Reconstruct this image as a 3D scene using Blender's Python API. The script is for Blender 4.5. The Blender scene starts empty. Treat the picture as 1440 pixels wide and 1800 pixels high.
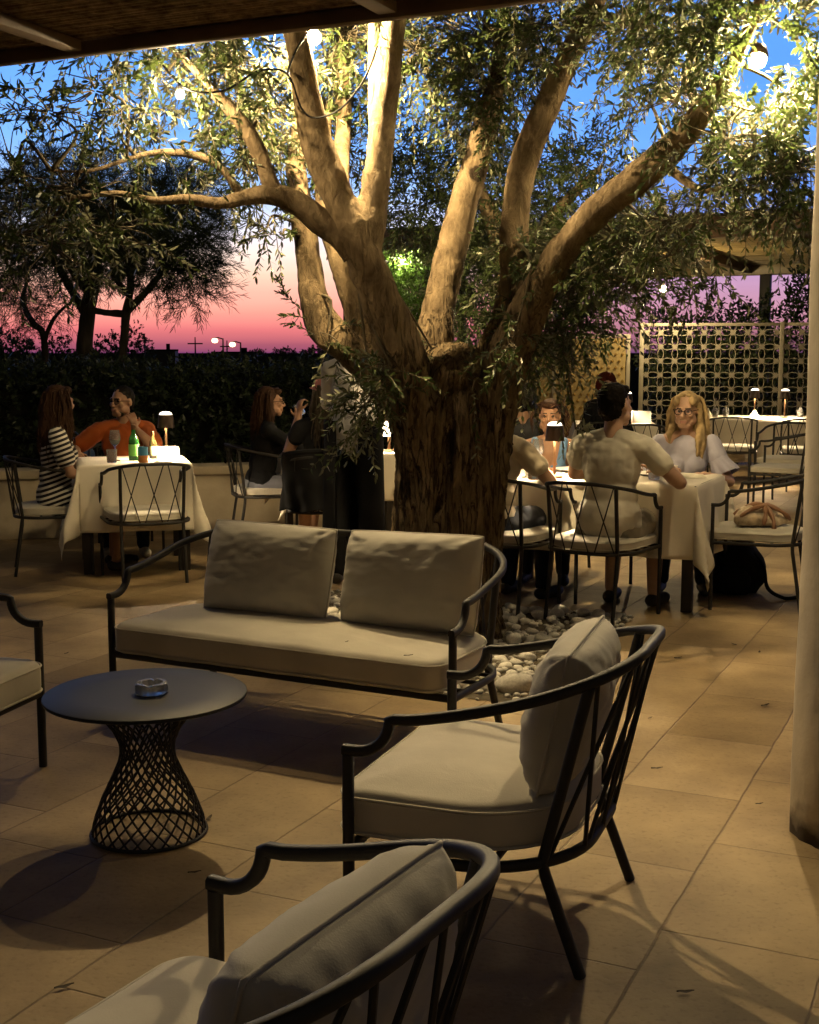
import bpy, bmesh, math, random
import numpy as np
from mathutils import Vector, Matrix, noise
random.seed(7)
R = math.radians
scene = bpy.context.scene
COL = scene.collection
SRGB = lambda c: tuple((x/12.92 if x <= .04045 else ((x+.055)/1.055)**2.4) for x in [k/255 for k in c])

# ------------------------------------------------------------------ camera
FPX, PITCH, CAMH = 2250.0, R(7.1), 1.5
cam = bpy.data.cameras.new("camera"); camo = bpy.data.objects.new("camera", cam); COL.objects.link(camo)
cam.sensor_fit = 'VERTICAL'; cam.sensor_height = 24; cam.lens = 24*FPX/1800
cam.clip_start = .05; cam.clip_end = 5000
camo.location = (0, 0, CAMH); camo.rotation_euler = (R(90)-PITCH, 0, 0)
scene.camera = camo
CP = Vector((0, 0, CAMH))
def ray(px, py):
    a, b = (px-720)/FPX, -(py-900)/FPX
    return Vector((a, math.cos(PITCH)+b*math.sin(PITCH), -math.sin(PITCH)+b*math.cos(PITCH)))
def atY(px, py, Y):
    r = ray(px, py); return CP + r*(Y/r.y)
def atZ(px, py, h):
    r = ray(px, py); return CP + r*((h-CAMH)/r.z)
SITE = R(25)
U = Vector((math.cos(SITE), -math.sin(SITE), 0)); W = Vector((math.sin(SITE), math.cos(SITE), 0))
def site(u, w, z=0): return U*u + W*w + Vector((0, 0, z))
def facing(fx, fy): return math.atan2(fx, -fy)

# ------------------------------------------------------------------ object helpers
def tag(o, label=None, cat=None, group=None, kind=None):
    if label: o['label'] = label
    if cat: o['category'] = cat
    if group: o['group'] = group
    if kind: o['kind'] = kind
    return o
def link(name, me, parent=None):
    o = bpy.data.objects.new(name, me); COL.objects.link(o)
    if parent is not None: o.parent = parent
    return o
def empty(name, loc=(0, 0, 0), rz=0.0):
    o = link(name, None); o.empty_display_size = .1
    o.location = loc; o.rotation_euler = (0, 0, rz); return o
def copy_tree(o, parent=None):
    c = o.copy(); COL.objects.link(c)
    if parent is not None: c.parent = parent
    for ch in list(o.children): copy_tree(ch, c)
    return c
def shade(me, ang=40):
    n = len(me.polygons)
    me.polygons.foreach_set('use_smooth', [True]*n)
    if ang is not None and ang < 180:
        me.set_sharp_from_angle(angle=R(ang))
def rotm(axis, deg): return Matrix.Rotation(R(deg), 3, axis)

def smooth_path(pts, n=8, rad=None):
    P = [Vector(p) for p in pts]; out = []; ro = []
    for i in range(len(P)-1):
        p0 = P[max(i-1, 0)]; p1 = P[i]; p2 = P[i+1]; p3 = P[min(i+2, len(P)-1)]
        for k in range(n):
            t = k/n
            out.append(.5*((2*p1)+(p2-p0)*t+(2*p0-5*p1+4*p2-p3)*t*t+(3*p1-p0-3*p2+p3)*t**3))
            if rad: ro.append(rad[i]*(1-t)+rad[i+1]*t)
    out.append(P[-1])
    if rad: ro.append(rad[-1]); return out, ro
    return out

class MB:
    def __init__(s): s.v = []; s.f = []; s.m = []
    def add(s, v, f, m=0):
        b = len(s.v); s.v += [tuple(p) for p in v]
        s.f += [tuple(i+b for i in q) for q in f]; s.m += [m]*len(f)
    def box(s, c, d, rot=None, m=0, bev=0.0):
        c = Vector(c); x, y, z = d[0]/2, d[1]/2, d[2]/2
        bm = bmesh.new(); bmesh.ops.create_cube(bm, size=1)
        for q in bm.verts: q.co = Vector((q.co.x*2*x, q.co.y*2*y, q.co.z*2*z))
        if bev > 0: bmesh.ops.bevel(bm, geom=bm.edges[:], offset=bev, segments=2, affect='EDGES', profile=.5)
        bm.verts.index_update()
        v = [(rot @ q.co if rot else q.co) + c for q in bm.verts]
        s.add(v, [[q.index for q in f.verts] for f in bm.faces], m); bm.free()
    def sweep(s, pts, sec, closed=False, cap=True, m=0, scl=None, side0=None):
        P = [Vector(p) for p in pts]; n = len(P); k = len(sec); v = []; prev = Vector(side0) if side0 else None
        for i in range(n):
            a = P[i-1] if (i or closed) else P[i]; b = P[(i+1) % n] if (i < n-1 or closed) else P[i]
            t = (b-a)
            t = t.normalized() if t.length > 1e-9 else Vector((0, 0, 1))
            sd = t.cross(Vector((0, 0, 1)))
            if sd.length < .25:
                if prev is None: prev = Vector((1, 0, 0))
                sd = prev - t*prev.dot(t)
            sd.normalize()
            if prev is not None and sd.dot(prev) < 0 and sd.dot(prev) < -.5: sd = -sd
            prev = sd; up = sd.cross(t)
            q = scl[i] if scl is not None else 1
            for (x, y) in sec: v.append(P[i]+sd*(x*q)+up*(y*q))
        f = []
        for i in range(n if closed else n-1):
            j = (i+1) % n
            for a in range(k):
                b = (a+1) % k
                f.append((i*k+a, i*k+b, j*k+b, j*k+a))
        if cap and not closed:
            f.append(tuple(range(k-1, -1, -1))); f.append(tuple((n-1)*k+a for a in range(k)))
        s.add(v, f, m)
    def tube(s, pts, r, seg=8, **kw):
        if isinstance(r, (list, tuple)):
            sec = [(math.cos(2*math.pi*a/seg), math.sin(2*math.pi*a/seg)) for a in range(seg)]
            s.sweep(pts, sec, scl=r, **kw)
        else:
            sec = [(r*math.cos(2*math.pi*a/seg), r*math.sin(2*math.pi*a/seg)) for a in range(seg)]
            s.sweep(pts, sec, **kw)
    def bar(s, pts, w, h, **kw):
        a, b, c = w/2, h/2, min(w, h)*.22
        sec = [(a-c, -b), (a, -b+c), (a, b-c), (a-c, b), (-a+c, b), (-a, b-c), (-a, -b+c), (-a+c, -b)]
        s.sweep(pts, sec, **kw)
    def lathe(s, prof, seg=24, c=(0, 0, 0), m=0, closed_bottom=True):
        c = Vector(c); v = []; f = []; n = len(prof)
        for (r, z) in prof:
            for a in range(seg):
                t = 2*math.pi*a/seg; v.append(c+Vector((max(r, 1e-4)*math.cos(t), max(r, 1e-4)*math.sin(t), z)))
        for i in range(n-1):
            for a in range(seg):
                b = (a+1) % seg; f.append((i*seg+a, i*seg+b, (i+1)*seg+b, (i+1)*seg+a))
        s.add(v, f, m)
    def mesh(s, name, mats=(), ang=40):
        me = bpy.data.meshes.new(name); me.from_pydata(s.v, [], s.f)
        for q in mats: me.materials.append(q)
        if s.m and max(s.m) > 0: me.polygons.foreach_set('material_index', s.m)
        shade(me, ang); me.update(); return me
    def build(s, name, mats, parent=None, ang=40):
        if not isinstance(mats, (list, tuple)): mats = [mats]
        return link(name, s.mesh(name, mats, ang), parent)

# ------------------------------------------------------------------ materials
def nodes(m):
    m.use_nodes = True; nt = m.node_tree; b = nt.nodes.get('Principled BSDF'); return nt, b
def pmat(name, base, rough=.6, metal=0.0, var=.2, vs=6.0, bump=0.0, bs=80.0, spec=.5, coat=0.0, dark=None, detail=6, sheen=0.0):
    m = bpy.data.materials.new(name); nt, b = nodes(m); L = nt.links
    tc = nt.nodes.new('ShaderNodeTexCoord')
    n = nt.nodes.new('ShaderNodeTexNoise'); n.inputs['Scale'].default_value = vs; n.inputs['Detail'].default_value = detail
    L.new(tc.outputs['Object'], n.inputs['Vector'])
    r = nt.nodes.new('ShaderNodeValToRGB'); e = r.color_ramp.elements
    lo = dark if dark else tuple(c*(1-var) for c in base); hi = tuple(min(1, c*(1+var*.6)) for c in base)
    e[0].position = .3; e[0].color = (*lo, 1); e[1].position = .7; e[1].color = (*hi, 1)
    L.new(n.outputs['Fac'], r.inputs['Fac']); L.new(r.outputs['Color'], b.inputs['Base Color'])
    b.inputs['Roughness'].default_value = rough; b.inputs['Metallic'].default_value = metal
    b.inputs['Specular IOR Level'].default_value = spec; b.inputs['Coat Weight'].default_value = coat
    b.inputs['Sheen Weight'].default_value = sheen
    if bump > 0:
        n2 = nt.nodes.new('ShaderNodeTexNoise'); n2.inputs['Scale'].default_value = bs; n2.inputs['Detail'].default_value = 4
        L.new(tc.outputs['Object'], n2.inputs['Vector'])
        bp = nt.nodes.new('ShaderNodeBump'); bp.inputs['Strength'].default_value = bump; bp.inputs['Distance'].default_value = .01
        L.new(n2.outputs['Fac'], bp.inputs['Height']); L.new(bp.outputs['Normal'], b.inputs['Normal'])
    return m
def emat(name, col, strength):
    m = bpy.data.materials.new(name); nt, b = nodes(m)
    b.inputs['Base Color'].default_value = (.8, .8, .8, 1)
    b.inputs['Emission Color'].default_value = (*col, 1); b.inputs['Emission Strength'].default_value = strength
    return m
def glassmat(name, col=(1, 1, 1), rough=.0, trans=1.0, ior=1.45):
    m = bpy.data.materials.new(name); nt, b = nodes(m)
    b.inputs['Base Color'].default_value = (*col, 1); b.inputs['Roughness'].default_value = rough
    b.inputs['Transmission Weight'].default_value = trans; b.inputs['IOR'].default_value = ior
    return m
def weave(name, base, scale=260, var=.12, rough=.9):
    m = pmat(name, base, rough=rough, var=var, vs=5, spec=.2, sheen=.15); nt, b = nodes(m); L = nt.links
    tc = nt.nodes.new('ShaderNodeTexCoord')
    n1 = nt.nodes.new('ShaderNodeTexNoise'); n1.inputs['Scale'].default_value = scale; n1.inputs['Detail'].default_value = 2
    n2 = nt.nodes.new('ShaderNodeTexNoise'); n2.inputs['Scale'].default_value = 14; n2.inputs['Detail'].default_value = 5; n2.inputs['Distortion'].default_value = .8
    L.new(tc.outputs['Object'], n1.inputs['Vector']); L.new(tc.outputs['Object'], n2.inputs['Vector'])
    a = nt.nodes.new('ShaderNodeMath'); a.operation = 'MULTIPLY_ADD'; a.inputs[1].default_value = .3
    L.new(n1.outputs['Fac'], a.inputs[0]); L.new(n2.outputs['Fac'], a.inputs[2])
    bp = nt.nodes.new('ShaderNodeBump'); bp.inputs['Strength'].default_value = .16; bp.inputs['Distance'].default_value = .010
    L.new(a.outputs[0], bp.inputs['Height']); L.new(bp.outputs['Normal'], b.inputs['Normal'])
    return m
def leafmat(name, top, under, trans=.25, rough=.45):
    m = bpy.data.materials.new(name); nt, b = nodes(m); L = nt.links
    at = nt.nodes.new('ShaderNodeAttribute'); at.attribute_name = 'tint'
    ge = nt.nodes.new('ShaderNodeNewGeometry')
    r1 = nt.nodes.new('ShaderNodeValToRGB'); e = r1.color_ramp.elements
    e[0].color = (*[c*.55 for c in top], 1); e[1].color = (*[c*1.5 for c in top], 1)
    r2 = nt.nodes.new('ShaderNodeValToRGB'); e = r2.color_ramp.elements
    e[0].color = (*[c*.6 for c in under], 1); e[1].color = (*[c*1.35 for c in under], 1)
    L.new(at.outputs['Fac'], r1.inputs['Fac']); L.new(at.outputs['Fac'], r2.inputs['Fac'])
    mx = nt.nodes.new('ShaderNodeMix'); mx.data_type = 'RGBA'
    L.new(ge.outputs['Backfacing'], mx.inputs[0]); L.new(r1.outputs['Color'], mx.inputs[6]); L.new(r2.outputs['Color'], mx.inputs[7])
    L.new(mx.outputs[2], b.inputs['Base Color']); b.inputs['Roughness'].default_value = rough
    b.inputs['Specular IOR Level'].default_value = .4
    tr = nt.nodes.new('ShaderNodeBsdfTranslucent'); L.new(mx.outputs[2], tr.inputs['Color'])
    ms = nt.nodes.new('ShaderNodeMixShader'); ms.inputs[0].default_value = trans
    out = nt.nodes.get('Material Output')
    L.new(b.outputs[0], ms.inputs[1]); L.new(tr.outputs[0], ms.inputs[2]); L.new(ms.outputs[0], out.inputs['Surface'])
    return m
def barkmat(name, c1, c2, scale=10, strength=.8, knots=False, zs=.25):
    m = bpy.data.materials.new(name); nt, b = nodes(m); L = nt.links
    tc = nt.nodes.new('ShaderNodeTexCoord'); mp = nt.nodes.new('ShaderNodeMapping'); mp.inputs['Scale'].default_value = (1, 1, zs)
    L.new(tc.outputs['Object'], mp.inputs['Vector'])
    n = nt.nodes.new('ShaderNodeTexNoise'); n.inputs['Scale'].default_value = scale; n.inputs['Detail'].default_value = 9; n.inputs['Roughness'].default_value = .65; n.inputs['Distortion'].default_value = .5
    L.new(mp.outputs[0], n.inputs['Vector'])
    r = nt.nodes.new('ShaderNodeValToRGB'); e = r.color_ramp.elements
    e[0].position = .36; e[0].color = (*c1, 1); e[1].position = .68; e[1].color = (*c2, 1)
    L.new(n.outputs['Fac'], r.inputs['Fac']); colr = r.outputs['Color']
    if knots:
        vo = nt.nodes.new('ShaderNodeTexVoronoi'); vo.inputs['Scale'].default_value = 6.5; vo.inputs['Randomness'].default_value = 1
        nz = nt.nodes.new('ShaderNodeTexNoise'); nz.inputs['Scale'].default_value = 30
        L.new(tc.outputs['Object'], nz.inputs['Vector'])
        ad = nt.nodes.new('ShaderNodeMix'); ad.data_type = 'RGBA'; ad.inputs[0].default_value = .035
        L.new(tc.outputs['Object'], ad.inputs[6]); L.new(nz.outputs['Color'], ad.inputs[7]); L.new(ad.outputs[2], vo.inputs['Vector'])
        k = nt.nodes.new('ShaderNodeValToRGB'); ke = k.color_ramp.elements
        ke[0].position = .22; ke[0].color = (0, 0, 0, 1); ke[1].position = .30; ke[1].color = (1, 1, 1, 1)
        L.new(vo.outputs['Distance'], k.inputs['Fac'])
        mx = nt.nodes.new('ShaderNodeMix'); mx.data_type = 'RGBA'
        L.new(k.outputs['Color'], mx.inputs[0]); mx.inputs[6].default_value = (c1[0]*.22, c1[1]*.2, c1[2]*.2, 1); L.new(colr, mx.inputs[7])
        colr = mx.outputs[2]
    L.new(colr, b.inputs['Base Color']); b.inputs['Roughness'].default_value = .9; b.inputs['Specular IOR Level'].default_value = .2
    bp = nt.nodes.new('ShaderNodeBump'); bp.inputs['Strength'].default_value = strength; bp.inputs['Distance'].default_value = .03
    L.new(n.outputs['Fac'], bp.inputs['Height']); L.new(bp.outputs['Normal'], b.inputs['Normal'])
    return m

M = {}
M['metal'] = pmat('dark_metal', (.016, .014, .012), rough=.6, metal=.0, var=.3, vs=30, bump=.05, bs=300, spec=.45)
M['cush'] = weave('cream_fabric', (.55, .51, .42))
M['pillow'] = weave('pillow_fabric', (.48, .455, .39), scale=300)
M['cloth'] = weave('white_linen', (.72, .66, .54), scale=420, var=.06)
M['plaster'] = pmat('plaster', (.50, .44, .34), rough=.9, var=.22, vs=4, bump=.35, bs=22)
M['wall'] = pmat('cream_wall', (.46, .39, .27), rough=.9, var=.25, vs=3, bump=.3, bs=25)
M['wood'] = pmat('brown_wood', (.17, .11, .06), rough=.7, var=.35, vs=5, bump=.2, bs=40)
M['reed'] = barkmat('reed', (.10, .065, .038), (.42, .29, .165), scale=14, strength=.5, zs=1)
M['dkwood'] = pmat('dark_wood', (.02, .016, .013), rough=.6, var=.3)
M['gold'] = pmat('screen_paint', (.22, .20, .15), rough=.55, var=.15, bump=.05, bs=60)
M['gold2'] = pmat('screen_sheet', (.25, .19, .08), rough=.4, var=.2, vs=3)
M['stone'] = pmat('white_stone', (.74, .70, .61), rough=.75, var=.22, vs=9, bump=.15, bs=40)
M['tabletop'] = pmat('table_lacquer', (.022, .023, .028), rough=.5, var=.15, vs=3, spec=.18, bump=.02, bs=200)
M['bark'] = barkmat('olive_bark', (.035, .024, .013), (.155, .108, .058), scale=16, strength=1.0, zs=.22)
M['branch'] = barkmat('olive_branch_bark', (.14, .10, .055), (.31, .235, .135), scale=14, strength=.55, zs=.5)
M['branchk'] = barkmat('olive_knotted_bark', (.17, .125, .07), (.34, .26, .155), scale=14, strength=.45, knots=True, zs=.6)
M['twig'] = pmat('twig', (.10, .08, .045), rough=.9)
M['leaf'] = leafmat('olive_leaf', (.056, .082, .022), (.17, .175, .10))
M['leafd'] = leafmat('far_olive_leaf', (.055, .078, .024), (.11, .12, .065))
M['needle'] = leafmat('pine_needle', (.035, .050, .016), (.03, .04, .014), trans=.12, rough=.6)
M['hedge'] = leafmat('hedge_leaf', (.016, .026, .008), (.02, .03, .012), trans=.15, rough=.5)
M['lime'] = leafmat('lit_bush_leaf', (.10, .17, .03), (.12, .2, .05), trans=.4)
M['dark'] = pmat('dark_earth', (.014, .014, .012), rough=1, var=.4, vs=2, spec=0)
M['black'] = pmat('black_cloth', (.008, .008, .009), rough=.85, var=.3, spec=.2)
M['glass'] = glassmat('clear_glass', (.86, .84, .80), .04, .85)
M['ashglass'] = pmat('ashtray_glass', (.80, .79, .76), rough=.14, var=.1, spec=.9); M['ashglass'].node_tree.nodes['Principled BSDF'].inputs['Transmission Weight'].default_value = .6
M['bulb'] = emat('bulb_glow', (1, .74, .38), 6500)
M['bulb_small'] = emat('bulb_small_glow', (1, .74, .38), 1800)
M['flood'] = emat('flood_glow', (1, .76, .40), 5000)
M['lamp_glow'] = emat('lamp_diffuser', (1, .76, .46), 1200)
M['lamp_top'] = emat('lamp_top_glow', (1, .85, .66), 3.0)
M['shade_glow'] = emat('shade_glow', (1, .80, .52), 5)
M['street'] = emat('street_lamp_glow', (1, .66, .36), 3)
M['copper'] = pmat('bronze', (.42, .24, .13), rough=.3, metal=1, var=.1)
M['bronze'] = pmat('dark_bronze', (.06, .038, .026), rough=.4, metal=.3, var=.1)
scene.view_settings.view_transform = 'Standard'; scene.view_settings.look = 'None'; scene.view_settings.exposure = .46; scene.view_settings.gamma = 1
scene.display_settings.display_device = 'sRGB'
scene.cycles.use_denoising = True
scene.cycles.max_bounces = 8; scene.cycles.diffuse_bounces = 4; scene.cycles.glossy_bounces = 3; scene.cycles.transmission_bounces = 6; scene.cycles.transparent_max_bounces = 6
scene.cycles.sample_clamp_indirect = 4; scene.cycles.caustics_reflective = False; scene.cycles.caustics_refractive = False

def olivebark(name, knots=False):
    m = barkmat(name, (.105, .074, .040), (.29, .215, .125), scale=18, strength=1.0, knots=knots, zs=.5); nt, b = nodes(m); L = nt.links
    src = b.inputs['Base Color'].links[0].from_socket
    tc = nt.nodes.new('ShaderNodeTexCoord'); mp = nt.nodes.new('ShaderNodeMapping'); mp.inputs['Scale'].default_value = (1, 1, .2); L.new(tc.outputs['Object'], mp.inputs[0])
    n = nt.nodes.new('ShaderNodeTexNoise'); n.inputs['Scale'].default_value = 17; n.inputs['Detail'].default_value = 10; n.inputs['Roughness'].default_value = .7; L.new(mp.outputs[0], n.inputs['Vector'])
    r = nt.nodes.new('ShaderNodeValToRGB'); e = r.color_ramp.elements; e[0].position = .35; e[0].color = (.085, .060, .034, 1); e[1].position = .68; e[1].color = (.31, .225, .125, 1); L.new(n.outputs['Fac'], r.inputs['Fac'])
    mp2 = nt.nodes.new('ShaderNodeMapping'); mp2.inputs['Scale'].default_value = (1, 1, .14); L.new(tc.outputs['Object'], mp2.inputs[0])
    nc = nt.nodes.new('ShaderNodeTexNoise'); nc.inputs['Scale'].default_value = 22; nc.inputs['Detail'].default_value = 4; nc.inputs['Distortion'].default_value = .6; L.new(mp2.outputs[0], nc.inputs['Vector'])
    s1 = nt.nodes.new('ShaderNodeMath'); s1.operation = 'SUBTRACT'; s1.inputs[1].default_value = .5; L.new(nc.outputs['Fac'], s1.inputs[0])
    s2 = nt.nodes.new('ShaderNodeMath'); s2.operation = 'ABSOLUTE'; L.new(s1.outputs[0], s2.inputs[0])
    ck = nt.nodes.new('ShaderNodeMapRange'); ck.inputs['From Min'].default_value = .0; ck.inputs['From Max'].default_value = .045; L.new(s2.outputs[0], ck.inputs['Value'])
    mk = nt.nodes.new('ShaderNodeMix'); mk.data_type = 'RGBA'; L.new(ck.outputs[0], mk.inputs[0]); mk.inputs[6].default_value = (.05, .034, .019, 1); L.new(r.outputs['Color'], mk.inputs[7])
    hh = nt.nodes.new('ShaderNodeMath'); hh.operation = 'MULTIPLY_ADD'; hh.inputs[1].default_value = .8; L.new(ck.outputs[0], hh.inputs[0]); L.new(n.outputs['Fac'], hh.inputs[2])
    sp = nt.nodes.new('ShaderNodeSeparateXYZ'); L.new(tc.outputs['Object'], sp.inputs[0])
    n2 = nt.nodes.new('ShaderNodeTexNoise'); n2.inputs['Scale'].default_value = 4; n2.inputs['Detail'].default_value = 5; L.new(tc.outputs['Object'], n2.inputs['Vector'])
    ad = nt.nodes.new('ShaderNodeMath'); ad.operation = 'MULTIPLY_ADD'; ad.inputs[1].default_value = .9; L.new(n2.outputs['Fac'], ad.inputs[0]); L.new(sp.outputs['Z'], ad.inputs[2])
    mr = nt.nodes.new('ShaderNodeMapRange'); mr.interpolation_type = 'SMOOTHSTEP'; mr.inputs['From Min'].default_value = 1.55; mr.inputs['From Max'].default_value = 2.9; L.new(ad.outputs[0], mr.inputs['Value'])
    mx = nt.nodes.new('ShaderNodeMix'); mx.data_type = 'RGBA'; L.new(mr.outputs[0], mx.inputs[0]); L.new(mk.outputs[2], mx.inputs[6]); L.new(src, mx.inputs[7]); L.new(mx.outputs[2], b.inputs['Base Color'])
    bp = nt.nodes.new('ShaderNodeBump'); bp.inputs['Strength'].default_value = .7; bp.inputs['Distance'].default_value = .03
    inv = nt.nodes.new('ShaderNodeMath'); inv.operation = 'SUBTRACT'; inv.inputs[0].default_value = 1; L.new(mr.outputs[0], inv.inputs[1]); L.new(inv.outputs[0], bp.inputs['Strength'])
    old = b.inputs['Normal'].links[0].from_node; L.new(hh.outputs[0], bp.inputs['Height']); L.new(bp.outputs['Normal'], old.inputs['Normal'])
    return m
M['olive'] = olivebark('olive_tree_bark'); M['olivek'] = olivebark('olive_tree_knotted_bark', True)

nt, b = nodes(M['stone']); oi = nt.nodes.new('ShaderNodeObjectInfo'); mrr = nt.nodes.new('ShaderNodeMapRange'); mrr.inputs['To Min'].default_value = .72; mrr.inputs['To Max'].default_value = 1.05
nt.links.new(oi.outputs['Random'], mrr.inputs['Value']); src = b.inputs['Base Color'].links[0].from_socket; vmx = nt.nodes.new('ShaderNodeVectorMath'); vmx.operation = 'SCALE'
nt.links.new(src, vmx.inputs[0]); nt.links.new(mrr.outputs[0], vmx.inputs['Scale']); nt.links.new(vmx.outputs[0], b.inputs['Base Color'])
# the pillar's foot is stained
nt, b = nodes(M['plaster']); L = nt.links; src = b.inputs['Base Color'].links[0].from_socket
tc = nt.nodes.new('ShaderNodeTexCoord'); sp = nt.nodes.new('ShaderNodeSeparateXYZ'); L.new(tc.outputs['Object'], sp.inputs[0])
nn = nt.nodes.new('ShaderNodeTexNoise'); nn.inputs['Scale'].default_value = 9; nn.inputs['Detail'].default_value = 7; L.new(tc.outputs['Object'], nn.inputs['Vector'])
aa = nt.nodes.new('ShaderNodeMath'); aa.operation = 'MULTIPLY_ADD'; aa.inputs[1].default_value = -.30; L.new(nn.outputs['Fac'], aa.inputs[0]); L.new(sp.outputs['Z'], aa.inputs[2])
mr = nt.nodes.new('ShaderNodeMapRange'); mr.inputs['From Min'].default_value = -.14; mr.inputs['From Max'].default_value = -.04; L.new(aa.outputs[0], mr.inputs['Value'])
mx = nt.nodes.new('ShaderNodeMix'); mx.data_type = 'RGBA'; L.new(mr.outputs[0], mx.inputs[0]); mx.inputs[6].default_value = (.045, .032, .02, 1); L.new(src, mx.inputs[7]); L.new(mx.outputs[2], b.inputs['Base Color'])
# ------------------------------------------------------------------ fused solids
TMPS = bpy.data.scenes.new('tmp')
def ell(c, r, rot=None, n=14, m=9):
    c = Vector(c); v = []; f = []
    v.append(c+(rot @ Vector((0, 0, -r[2])) if rot else Vector((0, 0, -r[2]))))
    for j in range(1, m):
        t = -math.pi/2+math.pi*j/m
        for i in range(n):
            a = 2*math.pi*i/n; p = Vector((r[0]*math.cos(t)*math.cos(a), r[1]*math.cos(t)*math.sin(a), r[2]*math.sin(t)))
            v.append(c+(rot @ p if rot else p))
    v.append(c+(rot @ Vector((0, 0, r[2])) if rot else Vector((0, 0, r[2]))))
    T = len(v)-1
    for i in range(n): f.append((0, 1+(i+1) % n, 1+i)); f.append((T, T-n+i, T-n+(i+1) % n))
    for j in range(m-2):
        for i in range(n): f.append((1+j*n+i, 1+j*n+(i+1) % n, 1+(j+1)*n+(i+1) % n, 1+(j+1)*n+i))
    return v, f
def cap(a, b_, ra, rb, n=12):
    a, b_ = Vector(a), Vector(b_); t = (b_-a); L_ = t.length; t = t/max(L_, 1e-6)
    s = t.orthogonal().normalized(); u = t.cross(s); v = []; f = []
    rings = [(a-t*ra*math.cos(k*math.pi/8), ra*math.sin(k*math.pi/8)) for k in range(1, 5)]+[(b_+t*rb*math.sin(k*math.pi/8), rb*math.cos(k*math.pi/8)) for k in range(0, 4)]
    v.append(a-t*ra)
    for (c, r) in rings:
        for i in range(n):
            h = 2*math.pi*i/n; v.append(c+s*(r*math.cos(h))+u*(r*math.sin(h)))
    v.append(b_+t*rb); T = len(v)-1; m = len(rings)
    for i in range(n): f.append((0, 1+(i+1) % n, 1+i)); f.append((T, T-n+i, T-n+(i+1) % n))
    for j in range(m-1):
        for i in range(n): f.append((1+j*n+i, 1+j*n+(i+1) % n, 1+(j+1)*n+(i+1) % n, 1+(j+1)*n+i))
    return v, f
def fuse(name, prims, voxel, smooth=4, mats=(), disp=0.0, dscale=8.0, seed=0):
    q = MB()
    for v, f in prims: q.add(v, f)
    me = q.mesh(name+'_raw', (), 180); o = bpy.data.objects.new(name+'_raw', me); TMPS.collection.objects.link(o)
    m = o.modifiers.new('r', 'REMESH'); m.mode = 'VOXEL'; m.voxel_size = voxel; m.use_smooth_shade = True
    s = o.modifiers.new('s', 'SMOOTH'); s.factor = .5; s.iterations = smooth
    
    with bpy.context.temp_override(scene=TMPS, view_layer=TMPS.view_layers[0]):
        dg = bpy.context.evaluated_depsgraph_get(); out = bpy.data.meshes.new_from_object(o.evaluated_get(dg))
    bpy.data.objects.remove(o); bpy.data.meshes.remove(me); out.name = name
    if disp:
        for v, n_ in zip(out.vertices, [Vector(q.vector) for q in out.vertex_normals]):
            c = v.co*dscale+Vector((seed, seed*.7, 0))
            d = noise.noise(Vector((c.x, c.y, c.z*.7)))*.6+ (abs(noise.noise(c*1.7+Vector((9, 0, 0))))-.2)*.8
            v.co = v.co+n_*(d*disp)
    out.materials.clear()
    for k in mats: out.materials.append(k)
    shade(out, 180); out.update(); return out
# ------------------------------------------------------------------ dusk sky
world = bpy.data.worlds.new("World"); scene.world = world; world.use_nodes = True
wt = world.node_tree; bg = wt.nodes['Background']; WL = wt.links
tcw = wt.nodes.new('ShaderNodeTexCoord'); sx = wt.nodes.new('ShaderNodeSeparateXYZ'); WL.new(tcw.outputs['Generated'], sx.inputs[0])
def wramp(stops):
    r = wt.nodes.new('ShaderNodeValToRGB'); r.color_ramp.interpolation = 'LINEAR'
    e = r.color_ramp.elements
    for i, (deg, c) in enumerate(stops):
        p = math.sin(R(deg))
        p = p**.5
        q = e[i] if i < 2 else e.new(p)
        q.position = p; q.color = (*SRGB(c), 1)
    return r
zc = wt.nodes.new('ShaderNodeMath'); zc.operation = 'MAXIMUM'; zc.inputs[1].default_value = 0; WL.new(sx.outputs['Z'], zc.inputs[0])
sq = wt.nodes.new('ShaderNodeMath'); sq.operation = 'POWER'; sq.inputs[1].default_value = .5; WL.new(zc.outputs[0], sq.inputs[0])
rl = wramp([(0, (112, 56, 98)), (90, (26, 25, 28)), (.35, (158, 82, 100)), (1.0, (212, 112, 114)), (1.8, (240, 150, 134)), (2.6, (247, 174, 154)), (3.4, (251, 204, 178)), (4.3, (252, 224, 210)), (5.5, (220, 222, 242)), (7.0, (164, 198, 250)), (9.0, (122, 176, 250)), (12, (100, 160, 246)), (16, (92, 150, 242)), (21, (40, 60, 108)), (30, (36, 36, 42)), (45, (29, 28, 30))])
rr = wramp([(0, (92, 58, 96)), (90, (26, 25, 28)), (.8, (152, 98, 114)), (1.8, (186, 132, 150)), (3.2, (182, 142, 176)), (4.6, (150, 140, 196)), (6.5, (106, 142, 220)), (9, (102, 158, 244)), (12, (90, 150, 242)), (16, (86, 146, 240)), (21, (38, 56, 104)), (30, (36, 36, 42)), (45, (29, 28, 30))])
WL.new(sq.outputs[0], rl.inputs['Fac']); WL.new(sq.outputs[0], rr.inputs['Fac'])
mr = wt.nodes.new('ShaderNodeMapRange'); mr.interpolation_type = 'SMOOTHSTEP'; mr.inputs['From Min'].default_value = -.06; mr.inputs['From Max'].default_value = .2
WL.new(sx.outputs['X'], mr.inputs['Value'])
mx = wt.nodes.new('ShaderNodeMix'); mx.data_type = 'RGBA'; WL.new(mr.outputs[0], mx.inputs[0]); WL.new(rl.outputs['Color'], mx.inputs[6]); WL.new(rr.outputs['Color'], mx.inputs[7])
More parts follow.
